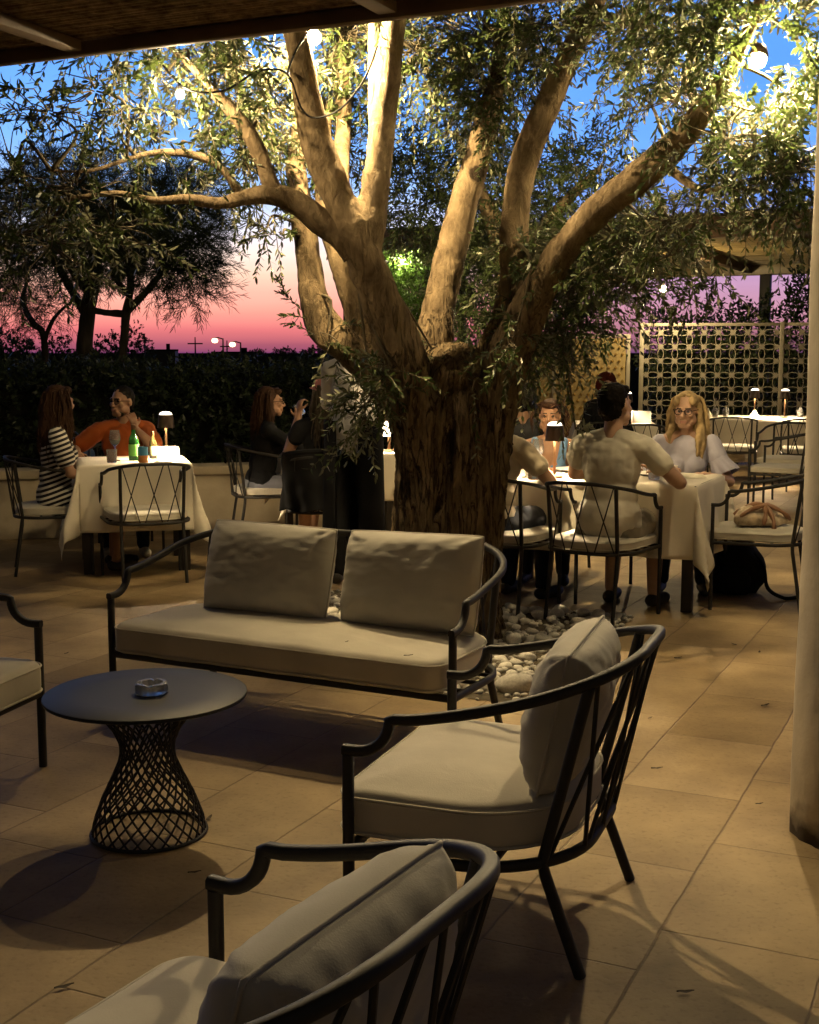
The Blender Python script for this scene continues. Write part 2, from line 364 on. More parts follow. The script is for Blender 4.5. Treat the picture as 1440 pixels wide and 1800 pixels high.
# the glow of the afterglow fades away from the west, to night blue in the east
my = wt.nodes.new('ShaderNodeMapRange'); my.interpolation_type = 'SMOOTHSTEP'; my.inputs['From Min'].default_value = .35; my.inputs['From Max'].default_value = .9
WL.new(sx.outputs['Y'], my.inputs['Value'])
mz = wt.nodes.new('ShaderNodeMix'); mz.data_type = 'RGBA'; mz.inputs[6].default_value = (.040, .034, .029, 1)
WL.new(my.outputs[0], mz.inputs[0]); WL.new(mx.outputs[2], mz.inputs[7])
# faint cloud streaks
mpw = wt.nodes.new('ShaderNodeMapping'); mpw.inputs['Scale'].default_value = (2.2, 2.2, 26); WL.new(tcw.outputs['Generated'], mpw.inputs[0])
cn = wt.nodes.new('ShaderNodeTexNoise'); cn.inputs['Scale'].default_value = 3; cn.inputs['Detail'].default_value = 4; WL.new(mpw.outputs[0], cn.inputs['Vector'])
cr = wt.nodes.new('ShaderNodeMapRange'); cr.inputs['From Min'].default_value = .3; cr.inputs['From Max'].default_value = .75; cr.inputs['To Min'].default_value = 1.04; cr.inputs['To Max'].default_value = .93
WL.new(cn.outputs['Fac'], cr.inputs['Value'])
vm = wt.nodes.new('ShaderNodeVectorMath'); vm.operation = 'SCALE'; WL.new(mz.outputs[2], vm.inputs[0]); WL.new(cr.outputs[0], vm.inputs['Scale'])
WL.new(vm.outputs[0], bg.inputs['Color']); bg.inputs['Strength'].default_value = 1.0

# ------------------------------------------------------------------ ground
def sheet(name, x0, x1, y0, y1, z, m):
    b = MB(); b.add([(x0, y0, z), (x1, y0, z), (x1, y1, z), (x0, y1, z)], [(0, 1, 2, 3)]); return b.build(name, m)
pm = bpy.data.materials.new('limestone_paving'); nt, b = nodes(pm); L = nt.links
tc = nt.nodes.new('ShaderNodeTexCoord'); mp = nt.nodes.new('ShaderNodeMapping'); mp.vector_type = 'POINT'
mp.inputs['Rotation'].default_value = (0, 0, -(R(90)-SITE)); mp.inputs['Location'].default_value = (.13, .07, 0)
dn = nt.nodes.new('ShaderNodeTexNoise'); dn.inputs['Scale'].default_value = 3.5; dn.inputs['Detail'].default_value = 5
L.new(tc.outputs['Object'], dn.inputs['Vector'])
dm = nt.nodes.new('ShaderNodeMix'); dm.data_type = 'RGBA'; dm.blend_type = 'LINEAR_LIGHT'; dm.inputs[0].default_value = .010
L.new(tc.outputs['Object'], dm.inputs[6]); L.new(dn.outputs['Color'], dm.inputs[7]); L.new(dm.outputs[2], mp.inputs['Vector'])
br = nt.nodes.new('ShaderNodeTexBrick'); L.new(mp.outputs[0], br.inputs['Vector'])
br.inputs['Scale'].default_value = 1; br.inputs['Brick Width'].default_value = .66; br.inputs['Row Height'].default_value = .41
br.inputs['Mortar Size'].default_value = .005; br.inputs['Mortar Smooth'].default_value = .8; br.offset = .37; br.offset_frequency = 2
br.inputs['Color1'].default_value = (.325, .24, .125, 1); br.inputs['Color2'].default_value = (.445, .34, .195, 1); br.inputs['Mortar'].default_value = (.25, .185, .105, 1)
n1 = nt.nodes.new('ShaderNodeTexNoise'); n1.inputs['Scale'].default_value = 2.2; n1.inputs['Detail'].default_value = 8; n1.inputs['Roughness'].default_value = .6
L.new(tc.outputs['Object'], n1.inputs['Vector'])
rp = nt.nodes.new('ShaderNodeValToRGB'); e = rp.color_ramp.elements; e[0].position = .3; e[0].color = (.50, .45, .40, 1); e[1].position = .66; e[1].color = (1.12, 1.08, 1.0, 1)
L.new(n1.outputs['Fac'], rp.inputs['Fac'])
ml = nt.nodes.new('ShaderNodeMix'); ml.data_type = 'RGBA'; ml.blend_type = 'MULTIPLY'; ml.inputs[0].default_value = .85
L.new(br.outputs['Color'], ml.inputs[6]); L.new(rp.outputs['Color'], ml.inputs[7])
n3 = nt.nodes.new('ShaderNodeTexNoise'); n3.inputs['Scale'].default_value = 55; n3.inputs['Detail'].default_value = 5; L.new(tc.outputs['Object'], n3.inputs['Vector'])
rp2 = nt.nodes.new('ShaderNodeValToRGB'); e = rp2.color_ramp.elements; e[0].position = .27; e[0].color = (.5, .46, .4, 1); e[1].position = .46; e[1].color = (1, 1, 1, 1)
L.new(n3.outputs['Fac'], rp2.inputs['Fac'])
ml2 = nt.nodes.new('ShaderNodeMix'); ml2.data_type = 'RGBA'; ml2.blend_type = 'MULTIPLY'; ml2.inputs[0].default_value = .45
L.new(ml.outputs[2], ml2.inputs[6]); L.new(rp2.outputs['Color'], ml2.inputs[7])
L.new(ml2.outputs[2], b.inputs['Base Color']); b.inputs['Roughness'].default_value = .62; b.inputs['Specular IOR Level'].default_value = .35
ad = nt.nodes.new('ShaderNodeMath'); ad.operation = 'MULTIPLY_ADD'; ad.inputs[1].default_value = -1.1; L.new(br.outputs['Fac'], ad.inputs[0]); L.new(n1.outputs['Fac'], ad.inputs[2])
ad2 = nt.nodes.new('ShaderNodeMath'); ad2.operation = 'MULTIPLY_ADD'; ad2.inputs[1].default_value = .25; L.new(n3.outputs['Fac'], ad2.inputs[0]); L.new(ad.outputs[0], ad2.inputs[2])
bp = nt.nodes.new('ShaderNodeBump'); bp.inputs['Strength'].default_value = .5; bp.inputs['Distance'].default_value = .012
L.new(ad2.outputs[0], bp.inputs['Height']); L.new(bp.outputs['Normal'], b.inputs['Normal'])
tag(sheet('paving', -7, 12, -4, 24, 0, pm), kind='structure')
tag(sheet('terrain', -2500, 2500, -40, 4000, -.03, M['dark']), kind='structure')
# ------------------------------------------------------------------ soft goods
def slab_mesh(name, outline, z0, z1, r, puff=.02, seed=0, amp=.004, piping=True, mats=()):
    """seat pad: outline (closed list of xy), rounded edges, puffed top"""
    n = len(outline); O = [Vector((x, y)) for x, y in outline]
    c = sum(O, Vector((0, 0)))/n
    nor = []
    for i in range(n):
        t = (O[(i+1) % n]-O[i-1]).normalized(); nor.append(Vector((-t.y, t.x)))
    if (c-O[0]).dot(nor[0]) < 0: nor = [-q for q in nor]
    rings = []
    K = 5
    def ring(ins, s, z): return [((O[i]+nor[i]*ins-c)*s+c, z) for i in range(n)]
    SS = [.0, .12, .25, .4, .55, .7, .82, .91, .97]
    for s in SS: rings.append(ring(r, max(s, .001), z0))
    for k in range(K+1):
        a = math.pi/2*k/K; rings.append(ring(r*(1-math.sin(a)), 1, z0+r*(1-math.cos(a))))
    for k in range(K+1):
        a = math.pi/2*k/K; rings.append(ring(r*(1-math.cos(a)), 1, z1-r*(1-math.sin(a))))
    for s in SS[::-1]: rings.append(ring(r, max(s, .001), z1+puff*(1-s**3)))
    b = MB(); v = []
    for rg in rings:
        for (p, z) in rg:
            q = Vector((p.x, p.y, z))
            d = noise.noise(q*7+Vector((seed, 0, 0)))*amp + noise.noise(q*19+Vector((0, seed, 0)))*amp*.4
            v.append(q+Vector((d*.5, d*.5, d)))
    f = []
    for i in range(len(rings)-1):
        for a in range(n):
            e = (a+1) % n; f.append((i*n+a, i*n+e, (i+1)*n+e, (i+1)*n+a))
    b.add(v, f)
    if piping:
        for z in (z0+r*.75, z1-r*.75):
            b.tube([Vector((*(O[i]-nor[i]*.001), z)) for i in range(n)], .0045, seg=6, closed=True)
    return b.mesh(name, mats, ang=180)

def pillow_mesh(name, w, h, t, seed=0, mats=(), pinch=.045, sag=.0, nu=56, nv=42):
    """standing cushion, x across, z up, y thick, bottom edge at z = 0"""
    b = MB(); v = []; idx = {}
    def P(i, j, s):
        u = -1+2*i/nu; q = -1+2*j/nv
        au, aq = abs(u), abs(q)
        th = t/2*max(0, (1-au**3.6))**.5*max(0, (1-aq**3.2))**.5
        x = w/2*u*(1-pinch*(1-q*q)*au**1.5); z = h/2*q*(1-pinch*1.1*(1-u*u)*aq**1.5)
        kc = 1-.06*(au*aq)**2.5; x *= kc; z *= kc
        # pulled corners make short creases, the middle is slack
        cr = math.exp(-((1-au)**2+(1-aq)**2)*5)
        ang = math.atan2(1-aq+.02, 1-au+.02)
        wr = math.sin(ang*9+seed*2+u*q*3)*.007*cr
        wr += .007*noise.noise(Vector((u*2.2+seed*5, q*3.2, s*3)))-.0022*max(0, .16-abs(noise.noise(Vector((u*2.0+seed*3, q*4.5+u, s*2+7)))))*5+.004*noise.noise(Vector((u*6, q*9+seed*7, s)))
        wr += .003*noise.noise(Vector((u*1.5+seed, q*12, 3+s)))*au
        k = min(1, th/(t*.18))
        y = s*(th+wr*k)
        zz = z+h/2 - sag*(1-u*u)*(q > 0)*q**2*.5
        return Vector((x, y, zz))
    for s in (-1, 1):
        for i in range(nu+1):
            for j in range(nv+1):
                if i in (0, nu) or j in (0, nv):
                    if (i, j, 0) in idx: continue
                    idx[(i, j, 0)] = len(v); v.append(P(i, j, 1)*1.0)
                else:
                    idx[(i, j, s)] = len(v); v.append(P(i, j, s))
    g = lambda i, j, s: idx[(i, j, 0)] if (i in (0, nu) or j in (0, nv)) else idx[(i, j, s)]
    f = []
    for s in (-1, 1):
        for i in range(nu):
            for j in range(nv):
                q = (g(i, j, s), g(i+1, j, s), g(i+1, j+1, s), g(i, j+1, s))
                f.append(q if s < 0 else q[::-1])
    b.add(v, f)
    edge = [(i, 0) for i in range(nu)]+[(nu, j) for j in range(nv)]+[(i, nv) for i in range(nu, 0, -1)]+[(0, j) for j in range(nv, 0, -1)]
    b.tube([v[idx[(i, j, 0)]] for i, j in edge], .0045, seg=5, closed=True)
    return b.mesh(name, mats, ang=180)

# ------------------------------------------------------------------ the iron seats (front is -y)
def make_seat(name, W_, D_, frame_h, cush_t, arm_h, back_h, rc, lean, bw, bh, nx, pad, soft=.035, s_in=.11, s_up=.085, splay=.10, rod=.006):
    """barrel backed iron seat: posts with an ogee arm, one rail swept round the back, crossed rods"""
    root = empty(name); mt = M['metal']
    hw = W_/2; y0 = -D_/2; yb = D_/2
    # plan of the top rail (leans out at the back) and of the seat ring
    def plan(yback, hw, start):
        pts = [Vector((-hw, start, 0))]
        ys = yback-rc
        n = 6
        for k in range(1, n+1): pts.append(Vector((-hw, start+(ys-start)*k/n, 0)))
        for k in range(1, 13):
            a = math.pi/2*k/12; pts.append(Vector((-hw+rc*(1-math.cos(a)), ys+rc*math.sin(a), 0)))
        m = 6
        for k in range(1, m): pts.append(Vector((-hw+rc+(2*hw-2*rc)*k/m, yback, 0)))
        half = pts[:]
        for p in half[::-1]:
            if abs(p.x) > (hw-rc)-1e-6: pts.append(Vector((-p.x, p.y, 0)))
        out = [pts[0]]
        for p in pts[1:]:
            if (p-out[-1]).length > 1e-4: out.append(p)
        return out
    sy = y0+s_in
    top = plan(yb+lean, hw, sy)
    ring = plan(yb, hw, y0)
    # heights along the rail
    L_ = [0]
    for i in range(1, len(top)): L_.append(L_[-1]+(top[i]-top[i-1]).length)
    tot = L_[-1]; za = arm_h+s_up
    half_side = (yb+lean-rc-sy)+rc*math.pi/2*.9
    for p, l in zip(top, L_):
        q = min(1, min(l, tot-l)/half_side); p.z = za+(back_h-za)*(q*q*(3-2*q)*.55+q*.45)
    def s_curve(sg):
        P = [Vector((sg*hw, y0-bw*.5, arm_h)), Vector((sg*hw, y0+.022, arm_h))]
        for k in range(1, 9):
            a = math.pi/2*k/8
            P.append(Vector((sg*hw, y0+.022+(s_in-.022)*math.sin(a), arm_h+s_up*(1-math.cos(a)))))
        return P
    left = s_curve(-1); right = s_curve(1)[::-1]
    b = MB(); b.bar(left+[top[0]+Vector((0, .012, .004))]+top[1:-1]+[top[-1]+Vector((0, .012, .004))]+right, bw, bh, side0=(1, 0, 0))
    b.build('top_rail', mt, root, ang=50)
    b = MB(); b.bar([Vector((p.x, p.y, frame_h)) for p in ring], bw*.9, bh)
    b.bar([(-hw, y0, frame_h), (hw, y0, frame_h)], bw*.9, bh*.98)
    for k in range(1, 4):
        yy = y0+D_*k/4.6; b.bar([(-hw, yy, frame_h-.002), (hw, yy, frame_h-.002)], bw*.7, bh*.5)
    b.build('seat_frame', mt, root, ang=50)
    for sg in (-1, 1):
        b = MB(); b.bar([(sg*hw, y0, 0), (sg*hw, y0, arm_h-bh*.45)], bw, bw, side0=(1, 0, 0)); b.build('front_leg', mt, root, ang=50)
    # back legs: one bar from the rail down through the ring, splayed below
    def at(poly, frac):
        l = [0]
        for i in range(1, len(poly)): l.append(l[-1]+(poly[i]-poly[i-1]).length)
        t = frac*l[-1]
        for i in range(1, len(poly)):
            if l[i] >= t: return poly[i-1].lerp(poly[i], (t-l[i-1])/(l[i]-l[i-1]))
        return poly[-1]
    def frac_of(poly, ang):
        l = [0]
        for i in range(1, len(poly)): l.append(l[-1]+(poly[i]-poly[i-1]).length)
        side = abs(poly[6].y-poly[0].y); return (side+rc*ang)/l[-1]
    A = math.pi/2*.52
    ft, fr = frac_of(top, A), frac_of(ring, A)
    for sg in (-1, 1):
        a = at(top, ft); c = at(ring, fr)
        a = Vector((a.x*(-sg), a.y, a.z-bh*.4)) if sg > 0 else Vector((a.x, a.y, a.z-bh*.4))
        c = Vector((c.x*(-sg), c.y, frame_h)) if sg > 0 else Vector((c.x, c.y, frame_h))
        o = Vector((c.x, c.y-(yb-rc), 0)); 
        foot = Vector((c.x*1.02, c.y+splay, 0))
        P = [a, a.lerp(c, .5), c, c.lerp(foot, .12)+Vector((0, -.004, 0)), foot]
        b = MB(); b.bar(P, bw, bw, side0=(1, 0, 0)); b.build('back_leg', mt, root, ang=50)
    # crossed rods
    b = MB(); n = nx
    for k in range(n):
        f0, f1 = k/n, (k+1)/n
        T = lambda q: at(top, ft+(1-2*ft)*q); G = lambda q: at(ring, fr+(1-2*fr)*q)
        off = Vector((0, .006, 0))
        b.tube([T(f0+.10/n)-Vector((0, 0, bh*.3)), Vector((G(f1-.10/n).x, G(f1-.10/n).y, frame_h))], rod, seg=6)
        b.tube([T(f1-.10/n)-Vector((0, 0, bh*.3))+off, Vector((G(f0+.10/n).x, G(f0+.10/n).y, frame_h))+off], rod, seg=6)
    b.build('back_lattice', mt, root)
    # seat pad inside the ring
    pad_o = []
    g = pad; hw2 = hw-g; rb = max(rc-g, .06); rf = .07; yf = y0-.055 if W_ > .6 else y0-.03; yk = yb-g
    def arc(cx, cy, r, a0, a1, n=9):
        return [(cx+r*math.cos(a0+(a1-a0)*k/n), cy+r*math.sin(a0+(a1-a0)*k/n)) for k in range(n+1)]
    def seg_(a, b_, n): return [(a[0]+(b_[0]-a[0])*k/n, a[1]+(b_[1]-a[1])*k/n) for k in range(1, n)]
    q1 = arc(hw2-rf, yf+rf, rf, -math.pi/2, 0); q2 = arc(hw2-rb, yk-rb, rb, 0, math.pi/2)
    q3 = arc(-hw2+rb, yk-rb, rb, math.pi/2, math.pi); q4 = arc(-hw2+rf, yf+rf, rf, math.pi, 1.5*math.pi)
    nn = 14 if W_ < 1 else 26
    pad_o = q1+seg_(q1[-1], q2[0], 9)+q2+seg_(q2[-1], q3[0], nn)+q3+seg_(q3[-1], q4[0], 9)+q4+seg_(q4[-1], q1[0], nn)
    zz = frame_h+bh/2+.002
    link('seat_cushion', slab_mesh('seat_cushion', pad_o, zz, zz+cush_t, min(soft, cush_t*.45), puff=.016 if cush_t > .08 else .008, seed=W_*3, piping=False, mats=(M['cush'],)), root)
    pi = MB()
    for z in (zz+soft*.5, zz+cush_t-soft*.55): pi.tube([Vector((x*1.0015, y*1.0015, z)) for x, y in pad_o], .0042 if cush_t > .08 else .003, seg=6, closed=True)
    pi.build('piping', M['cush'], root.children[-1] if root.children[-1].name.startswith('seat_cushion') else [c for c in root.children if c.name.startswith('seat_cushion')][0])
    return root
def place(o, p, f, label, cat, group=None):
    o.location = (p[0], p[1], p[2] if len(p) > 2 else 0); o.rotation_euler = (0, 0, facing(*f)); tag(o, label, cat, group); return o

# lounge group
arm0 = make_seat('lounge_armchair', .79, .55, .275, .125, .53, .765, .29, .12, .026, .026, 4, .03)
GL = 'iron lounge armchairs round the low table'
place(arm0, (.246, 3.325), (-.935, .355), 'dark iron armchair right of the round table, seen side on, upright cushion in it', 'armchair', GL)
armL = place(copy_tree(arm0), (-1.71, 4.22), (.96, -.27), 'dark iron armchair cut off by the left edge of the photo, behind the round table', 'armchair', GL)
armN = place(copy_tree(arm0), (-.312, 1.775), (-.87, .49), 'nearest dark iron armchair, its back rail rising from the bottom edge of the photo', 'armchair', GL)
sofa = make_seat('lounge_sofa', 1.54, .59, .275, .125, .515, .735, .28, .09, .026, .026, 9, .03)
fl, fr_ = Vector((-1.215, 5.13, 0)), Vector((.145, 4.435, 0))
su = (fr_-fl).normalized(); sw = Vector((-su.y, su.x, 0))
sc_ = (fl+fr_)/2+sw*.30
place(sofa, sc_, (-sw.x, -sw.y), 'two seat dark iron sofa with a long cream pad in front of the olive tree', 'sofa')
def on(o, lx, ly, lz):
    c, s = math.cos(o.rotation_euler.z), math.sin(o.rotation_euler.z)
    return Vector((o.location.x+c*lx-s*ly, o.location.y+s*lx+c*ly, lz))
def cushion(host, lx, ly, lz, w, h, t, tilt, yaw, seed, label, group=None, roll=0.0):
    me = pillow_mesh('back_cushion', w, h, t, seed, (M['pillow'],))
    o = link('back_cushion', me); o.location = on(host, lx, ly, lz)
    o.rotation_euler = (Matrix.Rotation(host.rotation_euler.z+yaw, 3, 'Z') @ Matrix.Rotation(-tilt, 3, 'X') @ Matrix.Rotation(roll, 3, 'Y')).to_euler()
    return tag(o, label, 'cushion', group)
GC = 'loose back cushions on the lounge seats'
cz = .275+.013+.125+.006
cushion(sofa, -.28, .075, cz-.012, .62, .40, .21, R(16), R(2), 1, 'beige back cushion on the left half of the iron sofa', GC, R(1))
cushion(sofa, .39, .075, cz-.012, .63, .405, .21, R(16), R(-2), 2, 'beige back cushion on the right half of the iron sofa', GC, R(-1.5))
cushion(arm0, .0, .150, cz-.01, .54, .385, .19, R(12), R(3), 3, 'beige back cushion standing upright in the armchair right of the round table', GC)
cushion(armN, -.01, .178, cz-.012, .53, .375, .21, R(14), R(0), 4, 'creased beige back cushion in the nearest armchair at the bottom edge', GC)
cushion(armL, 0, .12, cz, .56, .40, .19, R(15), R(0), 5, 'beige back cushion in the armchair cut off by the left edge', GC)

# ------------------------------------------------------------------ coffee table
ct = empty('coffee_table', (-.82, 3.88, 0)); tag(ct, 'low round table with a blue black top on a dark wire hourglass base', 'table')
b = MB(); RT, HT = .313, .452
b.lathe([(0, HT-.016), (RT-.012, HT-.016), (RT-.002, HT-.012), (RT, HT-.007), (RT-.001, HT-.002), (RT-.005, HT), (RT*.6, HT+.0002), (0, HT+.0002)], 96)
b.build('table_top', M['tabletop'], ct, ang=30)
def prof(h):
    pts = [(0, .178), (.05, .168), (.12, .142), (.19, .108), (.235, .088), (.27, .081), (.30, .086), (.34, .104), (.39, .142), (.425, .175), (.437, .183)]
    for i in range(len(pts)-1):
        if pts[i][0] <= h <= pts[i+1][0]:
            t = (h-pts[i][0])/(pts[i+1][0]-pts[i][0]); return pts[i][1]*(1-t)+pts[i+1][1]*t
    return pts[-1][1]
b = MB()
for k in range(26):
    for sg in (-1, 1):
        P = []
        for i in range(23):
            h = .006+.43*i/22; a = 2*math.pi*k/26+sg*(h/.437)*2.3
            P.append(Vector((prof(h)*math.cos(a), prof(h)*math.sin(a), h)))
        b.tube(P, .0033, seg=5)
b.build('wire_lattice', M['metal'], ct)
b = MB()
for (h, r, nm) in ((.006, .178, 'base_ring'), (.434, .18, 'upper_ring')):
    b = MB(); b.tube([Vector((r*math.cos(2*math.pi*i/48), r*math.sin(2*math.pi*i/48), h)) for i in range(48)], .006, seg=8, closed=True); b.build(nm, M['metal'], ct)
ash = MB()
ash.lathe([(0, 0), (.046, 0), (.050, .004), (.050, .030), (.047, .034), (.037, .034), (.034, .030), (.031, .012), (0, .009)], 40)
ao = ash.build('ashtray', M['ashglass'], None, ang=30)
bmv = ao.data
for q in bmv.vertices:
    a = math.atan2(q.co.y, q.co.x)
    k = 1+.035*math.cos(a*12)*(q.co.z < .033) ; q.co.x *= k; q.co.y *= k
    if q.co.z > .026: q.co.z -= .007*max(0, math.cos(a*4))**8
ao.location = (-.80, 3.87, HT+.001); tag(ao, 'small round clear glass ashtray on the round table', 'ashtray')

# ------------------------------------------------------------------ dining chairs
GD = 'iron dining chairs with crossed rods'
dc0 = make_seat('dining_chair', .53, .50, .40, .055, .62, .79, .20, .05, .020, .020, 3, .012, soft=.02, s_in=.09, s_up=.08, splay=.06, rod=.004)
def dchair(x, y, f, label, first=[True]):
    o = dc0 if first[0] else copy_tree(dc0); first[0] = False
    return place(o, (x, y), f, label, 'chair', GD)
chL = dchair(-1.745, 8.44, (-.37, .93), 'empty iron chair with its back to the viewer in front of the left table')
chW = dchair(-2.47, 8.78, (.96, .29), 'iron chair under the woman in the striped dress')
chO = dchair(-2.2, 9.86, (.25, -.97), 'iron chair behind the left table under the man in orange')
chB = dchair(-1.13, 10.0, (.96, .29), 'iron chair under the woman in black drinking')
chC = dchair(-.60, 9.02, (-.1, .99), 'iron chair hung with a black jacket beside the waiter')
chM = dchair(1.08, 7.21, (.55, .83), 'iron chair under the man in the white shirt seen from behind')
chT = dchair(.55, 7.48, (.46, .89), 'iron chair under the man half hidden by the tree trunk')
chR = dchair(2.10, 7.55, (-.92, .38), 'iron chair at the right end of the big table with a bag on its seat')
chBl = dchair(.97, 8.74, (-.42, -.91), 'iron chair under the woman in the blue top')
chBo = dchair(1.79, 8.36, (-.42, -.91), 'iron chair under the blonde woman')
dchair(3.62, 14.35, (.25, .97), 'far iron chair with its back to the viewer, left one at the far right table')
dchair(4.35, 14.0, (.25, .97), 'far iron chair with its back to the viewer, right one at the far right table')
dchair(3.45, 11.75, (-.86, .5), 'empty iron chair behind the chair with the bag, beside the white pillar')
dchair(3.78, 12.75, (-.5, -.86), 'dark empty iron chair half hidden by the pillar, turned towards the far right table')
dchair(2.30, 13.0, (.05, 1), 'far iron chair just left of the blonde woman\'s head')
dchair(2.02, 13.3, (.1, 1), 'iron chair under the far diner with red hair')
chD = dchair(.86, 9.75, (.1, 1), 'iron chair under the dark haired diner beside the tree trunk')
# ------------------------------------------------------------------ laid tables
def cloth_mesh(a, b_, h, over, seed, n=78, m=None):
    """a x b table top, cloth hangs `over` on every side with corner tails"""
    m = m or int(n*(b_+2*over)/(a+2*over)); La, Lb = a/2+over, b_/2+over
    v = []; f = []
    for i in range(n+1):
        for j in range(m+1):
            s = -La+2*La*i/n; t = -Lb+2*Lb*j/m
            ex = max(0, abs(s)-a/2); ey = max(0, abs(t)-b_/2)
            cx = math.copysign(min(abs(s), a/2), s); cy = math.copysign(min(abs(t), b_/2), t)
            if ex == 0 and ey == 0:
                v.append(Vector((s, t, h+.0015*noise.noise(Vector((s*6+seed, t*6, 0)))))); continue
            r = math.hypot(ex, ey); ph = math.atan2(ey, ex)
            # a straight side hangs nearly plumb with soft folds; a corner falls as a folded cone
            k = math.sin(2*ph)
            arc = (t if ex > ey else s)
            fold = .048*math.sin(arc*13+seed*3+1.3*noise.noise(Vector((arc*4, seed, 0))))+.03*noise.noise(Vector((arc*9+seed*9, r*3, 1)))
            wob = math.sin(ph*6+seed)*.35
            out = r*(.09+.26*k*k+.12*k*wob) + fold*min(1, r/over)*(1-.5*k)
            out = max(.006*min(1, r*40), min(out, r*.8))
            drop = math.sqrt(max(0, r*r-out*out))
            d = Vector((math.copysign(math.cos(ph), s) if ex > 0 else 0, math.copysign(math.sin(ph), t) if ey > 0 else 0, 0))
            if d.length > 0: d.normalize()
            # twist of the tail
            tw = k*.10*r*math.sin(seed*2.3+ (s > 0)*2+(t > 0)*1.1)
            sd = Vector((-d.y, d.x, 0))
            v.append(Vector((cx, cy, h))+d*out+sd*tw+Vector((0, 0, -drop)))
    g = lambda i, j: i*(m+1)+j
    for i in range(n):
        for j in range(m): f.append((g(i, j), g(i+1, j), g(i+1, j+1), g(i, j+1)))
    q = MB(); q.add(v, f); me = q.mesh('tablecloth', (M['cloth'],), ang=180); return me
def table(x, y, rz, a, b_, label, clabel, over=.33, seed=1, h=.745, group='tables under white cloths'):
    t = empty('dining_table', (x, y, 0), rz); tag(t, label, 'table', group)
    q = MB(); q.box((0, 0, h-.016), (a-.01, b_-.01, .026), bev=.003); q.build('table_top', M['dkwood'], t)
    for sx_ in (-1, 1):
        for sy_ in (-1, 1):
            q = MB(); q.box((sx_*(a/2-.05), sy_*(b_/2-.05), (h-.03)/2), (.06, .06, h-.03), bev=.004); q.build('leg', M['dkwood'], t)
    me = cloth_mesh(a, b_, h, over, seed)
    c = link('tablecloth', me); c.location = (x, y, 0); c.rotation_euler = (0, 0, rz)
    md = c.modifiers.new('thick', 'SOLIDIFY'); md.thickness = .002; md.offset = 1
    tag(c, clabel, 'tablecloth', 'white tablecloths'); return t
LROT = R(15)
tL = table(-1.96, 9.03, LROT, .76, .76, 'square table of the man in orange and the woman in stripes', 'white cloth with long hanging corners on the left table', over=.455, seed=1.2)
tM = table(-.56, 9.92, LROT, .76, .76, 'square table behind the waiter', 'white cloth hanging either side of the waiter', over=.36, seed=2.1)
tc_ = Vector((1.64, 7.27, 0))+W*.385-U*.66
tR = table(tc_.x, tc_.y, -SITE, 1.32, .77, 'long table with four diners right of the tree', 'white cloth with a long pointed corner on the table of four diners', over=.43, seed=.7)
tF = table(4.15, 15.1, R(-8), 1.75, .8, 'empty laid table in front of the pierced screen', 'white cloth on the empty laid table in front of the pierced screen', over=.5, seed=1.7)
tG = table(2.22, 13.9, R(-6), .85, .8, 'small far table behind the man in the white shirt', 'white cloth on the small far table behind the man in the white shirt', over=.5, seed=2.9)
tH = table(.98, 10.5, R(-15), .9, .8, 'table right behind the tree trunk, at the dark haired diner', 'white cloth on the table right behind the tree trunk', over=.34, seed=.2)
def tl(t, lx, ly, z=.748):
    c, s = math.cos(t.rotation_euler.z), math.sin(t.rotation_euler.z)
    return Vector((t.location.x+c*lx-s*ly, t.location.y+s*lx+c*ly, z))

# cordless lamps
lamp0 = empty('table_lamp')
q = MB(); q.lathe([(0, 0), (.052, 0), (.054, .004), (.052, .012), (.012, .016), (0, .016)], 32); q.build('base', M['copper'], lamp0)
q = MB(); q.lathe([(.0085, .014), (.0085, .235), (0, .235)], 16); q.build('stem', M['copper'], lamp0)
q = MB(); q.lathe([(.046, .318), (.050, .318), (.060, .225), (.057, .225), (.047, .312), (.046, .318)], 36); shd = q.build('shade', M['bronze'], lamp0)
q = MB(); q.lathe([(0, .250), (.050, .250), (.050, .254), (0, .254)], 32); q.build('diffuser', M['lamp_glow'], shd)
q = MB(); q.lathe([(.0455, .314), (.0455, .319), (.040, .330), (.026, .338), (0, .341)], 32); q.build('top_disc', M['lamp_top'], shd)
GLp = 'cordless table lamps'
def lamp(p, label, first=[True]):
    o = lamp0 if first[0] else copy_tree(lamp0); first[0] = False
    o.location = p; return tag(o, label, 'table lamp', GLp)
pL = atY(293, 800, 9.06)
lamp((pL.x, pL.y, .747), 'bronze cordless lamp lit on the left table beside the white box')
lamp((*(atY(975, 800, 7.72).xy), .747), 'bronze cordless lamp on the table of four, in front of the woman in blue')
lamp((*(atY(1102, 740, 13.75).xy), .747), 'bronze cordless lamp on the small far table')
lamp((*(atY(1326, 735, 14.95).xy), .747), 'left of two bronze cordless lamps on the far right table')
lamp((*(atY(1379, 735, 14.75).xy), .747), 'right of two bronze cordless lamps on the far right table')
def cone_lamp(p, label, s=1.0):
    o = empty('shaded_lamp', p); tag(o, label, 'table lamp', 'lamps with glowing white shades')
    q = MB(); q.lathe([(0, 0), (.05, 0), (.05, .012), (.011, .018), (.010, .13), (0, .13)], 24); q.build('base', M['copper'], o)
    q = MB(); q.lathe([(.022*s, .255), (.028*s, .25), (.078*s, .125), (.076*s, .122), (.020*s, .25)], 36); shd = q.build('shade', M['shade_glow'], o)
    q = MB(); q.lathe([(0, .150), (.040, .150), (.040, .153), (0, .153)], 24); q.build('diffuser', M['lamp_glow'], shd)
    return o
cone_lamp((*(atY(684, 790, 9.78).xy), .747), 'glowing white cone lamp on the middle table, left edge of the tree trunk')
cone_lamp((*(atY(916, 770, 10.3).xy), .747), 'glowing white lamp right of the tree trunk, on the table behind')

